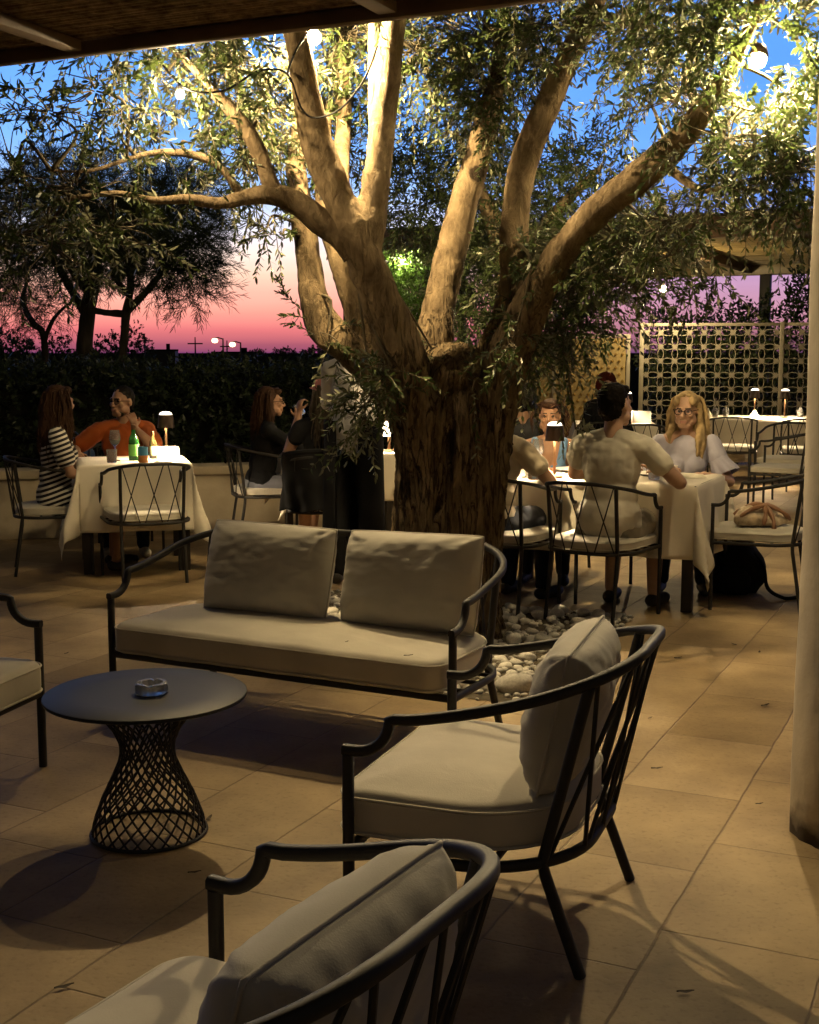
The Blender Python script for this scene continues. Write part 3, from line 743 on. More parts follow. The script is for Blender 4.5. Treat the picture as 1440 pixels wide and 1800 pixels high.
# ------------------------------------------------------------------ glass and tableware
wine = MB(); wine.lathe([(0, .004), (.033, .003), (.034, .001), (.033, 0), (0, 0)][::-1]+[(.0045, .006), (.0035, .02), (.0035, .095), (.010, .104), (.030, .122), (.040, .148), (.040, .165), (.031, .215), (.0298, .215), (.0385, .165), (.0385, .148), (.029, .124), (.0, .108)], 28)
wine_me = wine.mesh('wine_glass', (M['glass'],), 60)
tum = MB(); tum.lathe([(0, 0), (.031, 0), (.033, .004), (.037, .09), (.0355, .09), (.0318, .008), (0, .007)], 28); tum_me = tum.mesh('tumbler', (M['glass'],), 60)
def ware(me, name, p, label, cat, group, rz=0):
    o = link(name, me); o.location = p; o.rotation_euler = (0, 0, rz); return tag(o, label, cat, group)
GW, GT = 'stemmed wine glasses on the tables', 'tumblers on the tables'
p = atY(203, 812, 8.95); ware(wine_me, 'wine_glass', (p.x, p.y, .748), 'half full wine glass on the left table in front of the man in orange', 'wine glass', GW)
q = MB(); q.lathe([(0, .110), (.027, .125), (.037, .148), (0, .148)], 24); wn = q.mesh('wine', (pmat('white_wine', (.75, .6, .35), rough=.1),))
wo = link('wine', wn, bpy.data.objects['wine_glass'])
p = atY(197, 815, 8.80); ware(tum_me, 'tumbler', (p.x, p.y, .748), 'water tumbler on the left table below the wine glass', 'tumbler', GT)
M['greenglass'] = pmat('green_glass', (.05, .30, .05), rough=.08, var=.1, spec=.8); M['greenglass'].node_tree.nodes['Principled BSDF'].inputs['Transmission Weight'].default_value = .55
M['brownglass'] = pmat('brown_glass', (.03, .022, .008), rough=.1, var=.1, spec=.8)
M['label'] = pmat('bottle_label', (.62, .55, .30), rough=.6); M['labelg'] = pmat('green_label', (.22, .62, .12), rough=.5)
def bottle(p, label, glass, lab, s=1.0):
    o = empty('bottle', p); tag(o, label, 'bottle', 'bottles on the left table')
    q = MB(); q.lathe([(0, 0), (.031*s, 0), (.033*s, .004), (.033*s, .12*s), (.028*s, .145*s), (.014*s, .175*s), (.0125*s, .225*s), (0, .225*s)], 28); q.build('glass_body', glass, o)
    q = MB(); q.lathe([(.0337*s, .03*s), (.0337*s, .105*s), (.033*s, .105*s)], 28); q.build('paper_label', lab, o)
    q = MB(); q.lathe([(.0137*s, .20*s), (.0150*s, .222*s), (.014*s, .232*s), (0, .232*s)], 20); q.build('bottle_cap', M['copper'], o)
    return o
p = atY(236, 815, 8.98); bottle((p.x, p.y, .748), 'green bottle with a pale label on the left table', M['greenglass'], M['labelg'], 1.08)
p = atY(270, 812, 9.12); bottle((p.x, p.y, .748), 'dark brown bottle on the left table between the green bottle and the lamp', M['brownglass'], M['label'], .85)
cn_ = empty('drink_can', (*(atY(252, 815, 8.80).xy), .748)); tag(cn_, 'small can striped blue over orange on the left table', 'can')
q = MB(); q.lathe([(0, 0), (.030, 0), (.034, .005), (.034, .05)], 28); q.build('orange_band', pmat('orange_paint', (.52, .20, .05), rough=.4), cn_)
q = MB(); q.lathe([(.034, .05), (.034, .075), (.0338, .105), (.031, .109), (.030, .106), (0, .106)], 28); q.build('blue_band', pmat('blue_paint', (.06, .24, .40), rough=.4), cn_)
bx = empty('bread_box', (*(atY(296, 818, 8.95).xy), .748), LROT); tag(bx, 'white paper box lit by the lamp on the left table', 'box')
M['paper'] = pmat('white_paper', (.8, .76, .68), rough=.8, var=.05)
def paperbox(root, w, d, h):
    q = MB()
    n = 24; v = []; f = []; k = .012
    ol = [(w/2-k+k*math.cos(a), d/2-k+k*math.sin(a)) for a in (0, .5, 1.05, 1.57)]; ol = ol+[(-x, y) for x, y in ol[::-1]]; ol = ol+[(-x, -y) for x, y in ol]; n = len(ol)
    for j, (z, s_) in enumerate(((.001, .97), (.01, 1), (h*.5, 1.01), (h-.012, 1), (h-.003, .97), (h, .93))):
        for x, y in ol: v.append((x*s_, y*s_, z))
    for j in range(5):
        for i in range(n): f.append((j*n+i, j*n+(i+1) % n, (j+1)*n+(i+1) % n, (j+1)*n+i))
    q.add(v, f); q.build('body', M['thinpaper'], root, 60)
M['thinpaper'] = leafmat('thin_white_paper', (.8, .76, .68), (.8, .76, .68), trans=.55, rough=.8)
paperbox(bx, .155, .085, .098)
# table of four
i = 0
for px, py, Y, lab in ((925, 815, 7.75, 'wine glass beside the lamp, left end of the table of four'), (945, 810, 8.0, 'wine glass on the table of four, left of the woman in blue'), (1137, 815, 7.85, 'wine glass between the man in white and the blonde woman'), (1010, 820, 7.7, 'wine glass behind the shoulder of the man in the white shirt')):
    p = atY(px, py, Y); ware(wine_me, 'wine_glass', (p.x, p.y, .748), lab, 'wine glass', GW)
for px, py, Y, lab in ((938, 825, 7.6, 'water tumbler at the left end of the table of four'), (1150, 830, 7.62, 'water tumbler in front of the blonde woman')):
    p = atY(px, py, Y); ware(tum_me, 'tumbler', (p.x, p.y, .748), lab, 'tumbler', GT)
pl = MB(); pl.lathe([(0, 0), (.07, 0), (.075, .003), (.125, .016), (.124, .018), (.074, .006), (0, .005)], 48); pl_me = pl.mesh('dinner_plate', (M['paper'],), 40)
ware(pl_me, 'dinner_plate', tl(tR, .28, .10), 'white dinner plate in front of the blonde woman', 'plate', 'white plates')
ware(pl_me, 'dinner_plate', tl(tR, -.25, .16), 'white dinner plate in front of the woman in blue', 'plate', 'white plates')
ware(pl_me, 'dinner_plate', tl(tR, -.02, -.22), 'white dinner plate in front of the man in the white shirt', 'plate', 'white plates')
def napkin(p, rz, label):
    q = MB(); v = []; f = []; n = 16
    for i in range(n+1):
        for j in range(n+1):
            x, y = (i/n-.5)*.22, (j/n-.5)*.15
            z = .012+.022*abs(noise.noise(Vector((x*9+p[0]*7, y*14, 0))))+.008*math.sin(x*40+y*30); e = max(abs(i/n-.5), abs(j/n-.5))*2
            v.append((x+.01*noise.noise(Vector((y*20, x*8, 1))), y+.012*noise.noise(Vector((x*18, 4, y*9))), z*(1-e**6)+.002))
    for i in range(n):
        for j in range(n): f.append((i*(n+1)+j, (i+1)*(n+1)+j, (i+1)*(n+1)+j+1, i*(n+1)+j+1))
    q.add(v, f); o = q.build('napkin', M['cloth'], None, 180); o.location = p; o.rotation_euler = (0, 0, rz); return tag(o, label, 'napkin', 'crumpled napkins')
napkin(tl(tR, .50, .05), .3, 'crumpled white napkin near the right end of the table of four')
def tub(p, label):
    q = MB(); q.lathe([(0, 0), (.03, 0), (.038, .05), (.036, .05), (.029, .006), (0, .005)], 24); return ware(q.mesh('bowl', (M['paper'],)), 'bowl', p, label, 'bowl', None)
tub(tl(tR, .36, .26), 'small white bowl in front of the blonde woman')
# far tables
for k, (lx, ly) in enumerate(((-.55, -.15), (-.42, -.05), (.42, -.1), (.56, -.02))):
    ware(wine_me, 'wine_glass', tl(tF, lx, ly), ['outer upturned wine glass, left side of the far right table', 'inner upturned wine glass, left side of the far right table', 'inner upturned wine glass, right side of the far right table beside the lamp', 'outermost upturned wine glass at the right end of the far right table'][k], 'wine glass', GW).rotation_euler = (math.pi, 0, 0)
    bpy.context.view_layer.objects; list(COL.objects)[-1].location.z += .218
for k, (lx, ly) in enumerate(((-.62, .0), (-.1, -.12), (.62, -.12))):
    nb = MB(); nb.lathe([(0, 0), (.055, 0), (.06, .01), (.03, .05), (.006, .10), (0, .102)], 14)
    o = ware(nb.mesh('folded_napkin', (M['cloth'],)), 'folded_napkin', tl(tF, lx, ly), ['cone folded napkin at the left end of the far right table', 'cone folded napkin between the lamps of the far right table', 'cone folded napkin at the right end of the far right table'][k], 'napkin', 'napkins folded to cones')
bt = link('bottle', bpy.data.objects['bottle'].children[0].data); bt.location = tl(tG, .05, -.05); tag(bt, 'small bottle beside the lamp on the small far table', 'bottle')
bx2 = empty('bread_box', tl(tG, .28, -.12), R(-6)); tag(bx2, 'white box on the small far table beside the blonde woman', 'box')
paperbox(bx2, .20, .12, .13)

# bags
def lump(name, size, c, seed, mat, amp=.18, sub=4, parent=None, squash=1.0):
    bm = bmesh.new(); bmesh.ops.create_icosphere(bm, subdivisions=sub, radius=1)
    for v in bm.verts:
        d = 1+amp*noise.noise(v.co*1.7+Vector((seed, seed, 0)))+amp*.35*noise.noise(v.co*5+Vector((0, seed, 0)))
        z = max(v.co.z, -.72)
        v.co = Vector((v.co.x*d*size[0], v.co.y*d*size[1], z*d*size[2]))+Vector(c)
    me = bpy.data.meshes.new(name); bm.to_mesh(me); bm.free(); me.materials.append(mat); shade(me, 180); return link(name, me, parent)
bp0 = empty('backpack', (2.06, 7.95, 0), R(-20)); tag(bp0, 'black backpack standing on the floor under the right chair', 'backpack')
lump('bag_body', (.17, .13, .20), (0, 0, .145), 3.1, M['black'], .16, parent=bp0); lump('front_pocket', (.12, .05, .09), (-.02, -.13, .09), 5.2, M['black'], .12, 3, parent=bp0)
q = MB(); q.tube(smooth_path([(.10, -.02, .26), (.17, -.08, .18), (.20, -.12, .06), (.30, -.16, .012), (.38, -.10, .012)], 6), .012, seg=6); q.build('strap', M['black'], bp0)
M['beige'] = pmat('beige_scarf', (.50, .40, .28), rough=.85, var=.6, vs=16, bump=.3, bs=30); M['brownb'] = pmat('brown_leather', (.24, .12, .06), rough=.5)
hb = empty('handbag', on(chR, -.02, -.02, .475), R(10)); tag(hb, 'slouchy beige and brown bag lying on the right chair seat', 'bag')
link('bag_body', fuse('bag_body', [cap((-.13, -.05, .05), (.06, -.04, .05), .05, .045), cap((-.05, .05, .05), (.15, .03, .045), .05, .04), cap((-.10, 0, .085), (.08, .01, .08), .04, .035), cap((.02, -.08, .035), (.17, -.03, .035), .035, .025)], .007, 2, (M['beige'],), .022, 14, 3), hb)
q = MB()
for P in ([(-.17, -.05, .03), (-.12, -.09, .10), (-.02, -.07, .125), (.05, -.02, .125), (.10, .06, .09)], [(.17, -.05, .04), (.10, -.09, .09), (.01, -.05, .13), (-.06, .02, .12), (-.14, .05, .06)], [(-.03, -.12, .02), (-.01, -.10, .08), (.01, -.05, .13), (.03, -.12, .05), (.02, -.15, -.03)]):
    q.tube(smooth_path(P, 6), [.010+.006*math.sin(i*.5)**2 for i in range(25)], seg=8)
q.build('knotted_strap', M['brownb'], hb)
bb = empty('bag', (*(atY(121, 790, 10.28).xy), .575), R(15)); tag(bb, 'blue bag on the low wall between the striped dress and the man in orange', 'bag')
M['blue'] = pmat('blue_canvas', (.035, .075, .19), rough=.8, var=.25, bump=.2)
lump('bag_body', (.20, .10, .15), (0, 0, .105), 8.3, M['blue'], .12, 4, parent=bb)
q = MB(); q.tube(smooth_path([(-.1, -.03, .2), (-.06, -.03, .29), (.06, -.03, .29), (.1, -.03, .2)], 6), .008, seg=6); q.build('handle', M['blue'], bb)
jk = empty('jacket', chC.location, chC.rotation_euler.z); tag(jk, 'black jacket hung over the back of the chair beside the waiter', 'jacket')
q = MB(); v = []; f = []; n, m = 40, 26
for i in range(n+1):
    for j in range(m+1):
        a = -1.15+2.3*i/n; t = j/m
        z = .815-.40*t; rr_ = .315+.012*math.sin(a*14+t*3)*t+.02*t+.012*noise.noise(Vector((a*4, t*5, 2)))
        v.append((rr_*1.02*math.sin(a), .0+rr_*math.cos(a)*.98, z+.012*math.sin(a*9)*t))
for i in range(n):
    for j in range(m): f.append((i*(m+1)+j, (i+1)*(m+1)+j, (i+1)*(m+1)+j+1, i*(m+1)+j+1))
q.add(v, f); jo = q.build('back_panel', M['black'], jk, 180); md = jo.modifiers.new('t', 'SOLIDIFY'); md.thickness = .012; md.offset = 0
q = MB(); q.tube(smooth_path([(-.27, .17, .80), (-.14, .275, .825), (0, .30, .83), (.14, .275, .825), (.27, .17, .80)], 6), .02, seg=8); q.build('collar', M['black'], jk)
# ------------------------------------------------------------------ near pergola
PH = 2.70
e0, e1 = atZ(0, 118, PH), atZ(700, 36, PH)
eu = (e1-e0); eu.z = 0; eu.normalize(); ew = Vector((-eu.y, eu.x, 0))
pg = empty('pergola', (e1.x, e1.y, 0)); pg.rotation_euler = (0, 0, math.atan2(eu.y, eu.x)); tag(pg, 'reed roofed pergola overhead at the top left of the photo', 'pergola')
q = MB(); q.box((-1.2, -.025, PH+.026), (7.4, .05, .052), bev=.005); q.build('edge_beam', M['wood'], pg)
for k, off in enumerate((-.01, -1.41, -2.81, 1.39)):
    q = MB(); q.box((off, -2.36, PH+.029), (.075, 4.58, .044), bev=.006); q.build('rafter', M['wood'], pg)
q = MB(); y = .0; rnd = random.Random(3)
while y > -4.6:
    r_ = rnd.uniform(.010, .016); n = 9
    x = -4.9
    while x < 2.5:
        l = rnd.uniform(1.2, 2.6); x2 = min(x+l, 2.5)
        zz = PH+.053+r_+rnd.uniform(-.002, .004)
        P = [Vector((x+(x2-x)*i/5, y+rnd.uniform(-.0022, .0022), zz+rnd.uniform(-.0016, .0016))) for i in range(6)]
        q.tube(P, r_*.98, seg=6); x = x2+rnd.choice([.0, .0, .002, .02])
    y -= r_*2*.97+(rnd.random() < .07)*rnd.uniform(.002, .006)
q.build('reed_roof', M['reed'], pg)
q = MB(); q.box((-1.2, -2.34, PH+.11), (7.4, 4.64, .012)); 
ob = q.build('roof_mat', M['reed'], pg)
# whitewashed round pillar that carries it
pc = Vector((1.45, 3.86, 0))
q = MB(); pr = []
v = []; f = []; n, m = 64, 46
for j in range(m+1):
    z = (PH+.0)*j/m
    for i in range(n):
        a = 2*math.pi*i/n; d = .012*noise.noise(Vector((math.cos(a)*1.5, math.sin(a)*1.5, z*1.4)))+.004*noise.noise(Vector((math.cos(a)*6, math.sin(a)*6, z*6)))
        if z < .10: d -= .025*max(0, noise.noise(Vector((math.cos(a)*4+5, math.sin(a)*4, z*14)))+.1)
        r_ = .245+d; v.append((r_*math.cos(a), r_*math.sin(a), z))
for j in range(m):
    for i in range(n): f.append((j*n+i, j*n+(i+1) % n, (j+1)*n+(i+1) % n, (j+1)*n+i))
q.add(v, f); o = q.build('pillar', M['plaster'], None, 180); o.location = pc; tag(o, 'round whitewashed pillar with a chipped foot at the right edge of the photo', 'pillar')

# ------------------------------------------------------------------ low wall behind the left tables
wv = Vector((.96, .28, 0)).normalized(); w0 = Vector((-1.35, 10.72, 0))
lw = empty('garden_wall', w0, math.atan2(wv.y, wv.x)); tag(lw, 'low cream masonry wall with a capstone behind the left tables', 'wall')
q = MB(); q.box((-1.2, .17, .245), (6.6, .26, .49), bev=.01); q.build('wall_body', M['wall'], lw)
for k in range(6):
    q = MB(); q.box((-4.0+1.1*k, .17, .525), (1.092, .34, .07), bev=.012); q.build('capstone', M['wall'], lw)
for xx in (.16, -2.2):
    q = MB(); q.box((xx, .17, .605), (.12, .22, .09), bev=.012); q.build('coping_block', M['wall'], lw)

# ------------------------------------------------------------------ far reed canopy (right)
FH = 2.62
fa = atZ(1130, 489, FH); fb = Vector((U.x, U.y, 0))
fc = empty('far_pergola', (fa.x, fa.y, 0), -SITE); tag(fc, 'long cream edged canopy with reed underside beyond the tree at right', 'pergola')
q = MB(); q.box((1.6, 0, FH+.11), (6.6, .10, .22), bev=.008); q.build('edge_beam', M['gold2'], fc)
q = MB(); q.box((1.6, -6.5, FH+.11), (6.6, .10, .22), bev=.008); q.build('edge_beam', M['wood'], fc)
q = MB(); y = -.1; rnd = random.Random(9)
while y > -6.4:
    q.box((1.6, y, FH+.16+rnd.uniform(-.004, .004)), (6.5, .052, .03)); y -= .06
q.build('reed_roof', M['gold2'], fc)
q = MB(); q.box((1.6, -3.2, FH+.235), (6.5, 6.4, .02)); q.build('roof_sheet', M['dkwood'], fc)
for k in range(5):
    q = MB(); q.box((-1.3+1.45*k, -3.2, FH+.09), (.09, 6.2, .12), bev=.006); q.build('rafter', M['wood'], fc)
pp = atY(1315, 520, 17.6); lp = fc.matrix_basis.inverted() @ Vector((pp.x, pp.y, 0))
for lx, ly in ((lp.x, -.12), (lp.x+3.3, -.12)):
    q = MB(); q.box((lx, ly, FH/2), (.15, .15, FH), bev=.006); q.build('post', M['dkwood'], fc)
# grey awning glimpsed between the limbs
ga = atY(708, 440, 18); aw = empty('awning', (ga.x, ga.y, 0), R(-18)); tag(aw, 'dark blue grey flat awning glimpsed between the olive limbs', 'awning')
zA = ga.z
M['awn'] = pmat('awning_sheet', (.06, .075, .11), rough=.5)
q = MB(); q.box((0, 1.6, zA+.16), (1.9, 3.2, .04), rot=Matrix.Rotation(R(5), 3, 'X'), bev=.005); q.build('roof_sheet', M['awn'], aw)
q = MB(); q.box((0, 0, zA+.05), (1.9, .07, .10), bev=.005); q.build('front_beam', M['wood'], aw)
for sg in (-1, 1):
    q = MB(); q.box((sg*.85, .05, zA/2), (.08, .08, zA), bev=.004); q.build('post', M['dkwood'], aw)

# ------------------------------------------------------------------ pierced screens
S0 = Vector((2.97, 16.5, 0)); SH = 1.87
sc1 = empty('pierced_screen', S0, -SITE*.55); tag(sc1, 'cream metal screen pierced with interlaced circles and stars behind the far right table', 'screen')
def ringbar(q, c, r, w, d, n=22, ok=None):
    sec = [(-w/2, -d/2), (w/2, -d/2), (w/2, d/2), (-w/2, d/2)]
    v = []
    for i in range(n):
        a = 2*math.pi*i/n; rd = Vector((math.cos(a), 0, math.sin(a)))
        for (x, y) in sec: v.append(Vector(c)+rd*(r+x)+Vector((0, y, 0)))
    f = []
    for i in range(n):
        j = (i+1) % n
        if ok and not (ok(v[i*4]) and ok(v[j*4])): continue
        for a in range(4): f.append((i*4+a, i*4+(a+1) % 4, j*4+(a+1) % 4, j*4+a))
    q.add(v, f)
def strut(q, a, b_, w, d):
    a, b_ = Vector(a), Vector(b_); t = (b_-a).normalized(); n_ = Vector((t.z, 0, -t.x))*w/2; y = Vector((0, d/2, 0))
    v = [a-n_-y, a+n_-y, a+n_+y, a-n_+y, b_-n_-y, b_+n_-y, b_+n_+y, b_-n_+y]
    q.add(v, [(0, 1, 5, 4), (1, 2, 6, 5), (2, 3, 7, 6), (3, 0, 4, 7)])
z0, z1 = .08, SH-.03
x = 0.03
for pw in (1.66, 1.66):
    q = MB(); sx_ = (pw-.06)/9; sz_ = sx_*.93
    rows = int((z1-z0)/sz_)
    sz_ = sx_; inb = lambda p: x+.012 < p[0] < x+pw-.012 and z0-.01 < p[2] < z1
    for r in range(-1, rows+2):
        for c in range(-1, 10):
            # circles centred on the cells, each running through the four star nodes round it
            ringbar(q, (x+.03+(c+.5)*sx_, 0, z1-.09-(r-.5)*sz_), sx_*.7071, .0088, .010+.0012*((r+2*c) % 4), 32, inb)
            nd = Vector((x+.03+c*sx_, 0, z1-.09-r*sz_))
            if inb(nd):
                for k in range(4):
                    a = math.pi*k/4+math.pi/8; d = Vector((math.cos(a), 0, math.sin(a)))*sx_*.21
                    strut(q, nd-d, nd+d, .016, .016+.001*k)
    q.build('pierced_panel', M['gold'], sc1)
    q = MB()
    for zz in (z0-.02, z1+.01): q.box((x+pw/2, 0, zz), (pw, .03, .04), bev=.003)
    q.build('panel_rail', M['gold'], sc1)
    x += pw+.06
for k in range(3):
    q = MB(); q.box((k*1.72, 0, SH/2+.005), (.055, .055, SH+.01), bev=.004); q.build('post', M['gold'], sc1)
# studded screen to its left
sc2 = empty('studded_screen', S0+Vector((-.12, .12, 0)), math.pi-R(9)); tag(sc2, 'gold screen covered in rows of small pointed studs, left of the pierced screen', 'screen')
q = MB(); q.box((.98, 0, .86), (1.84, .012, 1.66)); rnd = random.Random(5)
for r in range(19):
    for c in range(21):
        xx = .10+c*.087+(.043 if r % 2 else 0); zz = .10+r*.086
        if xx > 1.85: continue
        s = .024
        q.add([(xx-s, .008, zz), (xx, .008, zz-s*.9), (xx+s, .008, zz), (xx, .008, zz+s*1.1), (xx, .040, zz+.006)], [(0, 1, 4), (1, 2, 4), (2, 3, 4), (3, 0, 4)])
q.m = [0]*6+[1]*(len(q.f)-6); q.build('studded_sheet', [M['gold2'], pmat('stud_metal', (.62, .48, .22), rough=.25, metal=.9, var=.1)], sc2, 20)
for k in range(3):
    q = MB(); q.box((.03+k*.95, 0, .86), (.05, .04, 1.74), bev=.004); q.build('post', M['gold'], sc2)
q = MB(); q.box((.98, 0, 1.715), (1.92, .03, .04), bev=.003); q.build('top_rail', M['gold'], sc2)

# ------------------------------------------------------------------ stones round the olive tree
bed0 = Vector((.44, 5.36, 0)); rnd = random.Random(11)
bed_in = lambda a, b_: bed0+W*a-U*b_
q = MB(); c4 = [bed_in(0, 0), bed_in(2.0, 0), bed_in(2.0, 1.95), bed_in(0, 1.95)]
q.add([(p.x, p.y, .004) for p in c4], [(0, 3, 2, 1)]); tag(q.build('gravel_bed', pmat('bed_soil', (.10, .08, .05), rough=1, var=.5, vs=30)), kind='structure')
stone_me = []
for k in range(10):
    bm = bmesh.new(); bmesh.ops.create_icosphere(bm, subdivisions=3, radius=1)
    for v in bm.verts:
        d = 1+.20*noise.noise(v.co*1.1+Vector((k*3.1, 0, 0)))+.05*noise.noise(v.co*3.5+Vector((0, k, 0)))
        v.co = Vector((v.co.x*d, v.co.y*d*rnd.uniform(.78, .8), v.co.z*d*.52))
    me = bpy.data.meshes.new('pebble'); bm.to_mesh(me); bm.free(); me.materials.append(M['stone']); shade(me, 180); stone_me.append(me)
TR = Vector((.20, 6.80, 0)); placed = []
def stone_ok(p, r):
    if (p-TR).length < .36+r*.6: return False
    return all((p-a).length > (r+s)*.82 for a, s in placed)
big = []
tries = 0
while len(big) < 150 and tries < 9000:
    tries += 1
    a, b_ = rnd.uniform(.05, 1.95), rnd.uniform(.03, 1.9)
    if len(big) < 118 and b_ > .95: continue
    p = bed_in(a, b_); r = rnd.choice([.028, .034, .034, .040, .046, .055])
    if stone_ok(p, r): placed.append((p, r)); big.append((p, r))
pbig = atZ(907, 1203, .03); big = [(p, r) for p, r in big if (p-Vector((pbig.x, pbig.y, 0))).length > .085+r*.7]
placed = big+[(Vector((pbig.x, pbig.y, 0)), .09)]
o = link('pebble', stone_me[2]); o.location = (pbig.x, pbig.y, .034); o.scale = (.095, .085, .085); o.rotation_euler = (.1, -.1, .4)
tag(o, 'largest flat white stone beside the sofa, in front of the other pebbles', 'stone')
for p, r in big:
    o = link('pebble', rnd.choice(stone_me)); k = r*rnd.uniform(.95, 1.1); o.location = (p.x, p.y, r*.45); o.scale = (k, k*rnd.uniform(.85, 1), k)
    o.rotation_euler = (rnd.uniform(-.3, .3), rnd.uniform(-.3, .3), rnd.uniform(0, 6.28))
    tag(o, 'rounded white pebble lying in the bed around the olive tree', 'stone', 'white pebbles around the olive tree')
q = MB(); small = MB()
for k in range(1500):
    a, b_ = rnd.uniform(-.02, 2.0), rnd.uniform(-.02, 1.95); p = bed_in(a, b_)
    if (p-TR).length < .3: continue
    r = rnd.uniform(.010, .024); me = stone_me[k % 3]
    if k == 0: base = bmesh.new()
    rot = Matrix.Rotation(rnd.uniform(0, 6.28), 3, 'Z')
    vs = [(math.cos(t)*math.cos(u), math.sin(t)*math.cos(u), math.sin(u)*.6) for u in (-.9, -.1, .7) for t in [2*math.pi*i/7+rnd.uniform(-.2, .2) for i in range(7)]]+[(0, 0, .62)]
    fs = [(j*7+i, j*7+(i+1) % 7, (j+1)*7+(i+1) % 7, (j+1)*7+i) for j in range(2) for i in range(7)]+[(14+i, 14+(i+1) % 7, 21) for i in range(7)]
    small.add([rot @ Vector((x*r, y*r*.85, z*r))+p+Vector((0, 0, r*.45)) for x, y, z in vs], fs)
tag(small.build('gravel', M['stone'], None, 180), 'small white gravel filling the bed between the pebbles', 'gravel', kind='stuff')

# ------------------------------------------------------------------ dry leaves on the ground
M['dryleaf'] = pmat('dry_leaf', (.055, .035, .018), rough=.8, var=.3)
def dryleaf(p, rz, label, s=1.0):
    q = MB(); v = []; n = 8
    for i in range(n+1):
        t = i/n; w = .009*math.sin(math.pi*t)**.8*(1-.2*t)
        v += [(-.03+.06*t, -w, .003+.010*abs(t-.5)), (-.03+.06*t, 0, .002+.006*abs(t-.4)), (-.03+.06*t, w, .005+.008*abs(t-.5))]
    f = []
    for i in range(n):
        for k in range(2): f.append((i*3+k, i*3+3+k, i*3+4+k, i*3+1+k))
    q.add(v, f); o = q.build('fallen_leaf', M['dryleaf'], None, 180); o.location = p; o.scale = (s*.72,)*3; o.rotation_euler = (0, 0, rz)
    return tag(o, label, 'leaf', 'dry leaves fallen on the terrace')
for px, py, rz, lab, s in ((1155, 1353, .2, 'dry leaf on the paving right of the armchair back', 1.1), (1345, 1242, .6, 'dry leaf on the paving near the pillar, the largest there', 1.2), (1335, 1148, 1.2, 'dry leaf on the paving halfway between the right chair and the pillar', 1),
    (1290, 1134, 2, 'dry leaf on the paving joint in front of the table of four', 1), (1192, 1158, .3, 'dry leaf on the paving right of the armchair rail', 1), (1143, 1264, .8, 'small dry leaf close to the back of the armchair', .8),
    (1205, 1747, .1, 'dry leaf at the bottom right corner of the paving', 1), (113, 1738, .5, 'dry leaf at the bottom left of the paving', 1.1), (368, 1440, 1.3, 'dry leaf on the paving right of the round table base', 1), (342, 1536, .3, 'dry leaf on the paving below the round table base', .9), (1335, 1415, .3, 'small dry leaf on the paving left of the pillar foot', .7), (117, 1150, 1.1, 'dry leaf on the paving left of the sofa', .8)):
    p = atZ(px, py, 0); dryleaf((p.x, p.y, .003), rz, lab, s)
p = atZ(718, 1156, .43); dryleaf((p.x, p.y, .436), .3, 'dry leaf lying on the right part of the sofa pad', .8)
p = atZ(610, 1131, .43); dryleaf((p.x, p.y, .436), 1.0, 'tiny dry leaf on the sofa pad between the two cushions', .5)
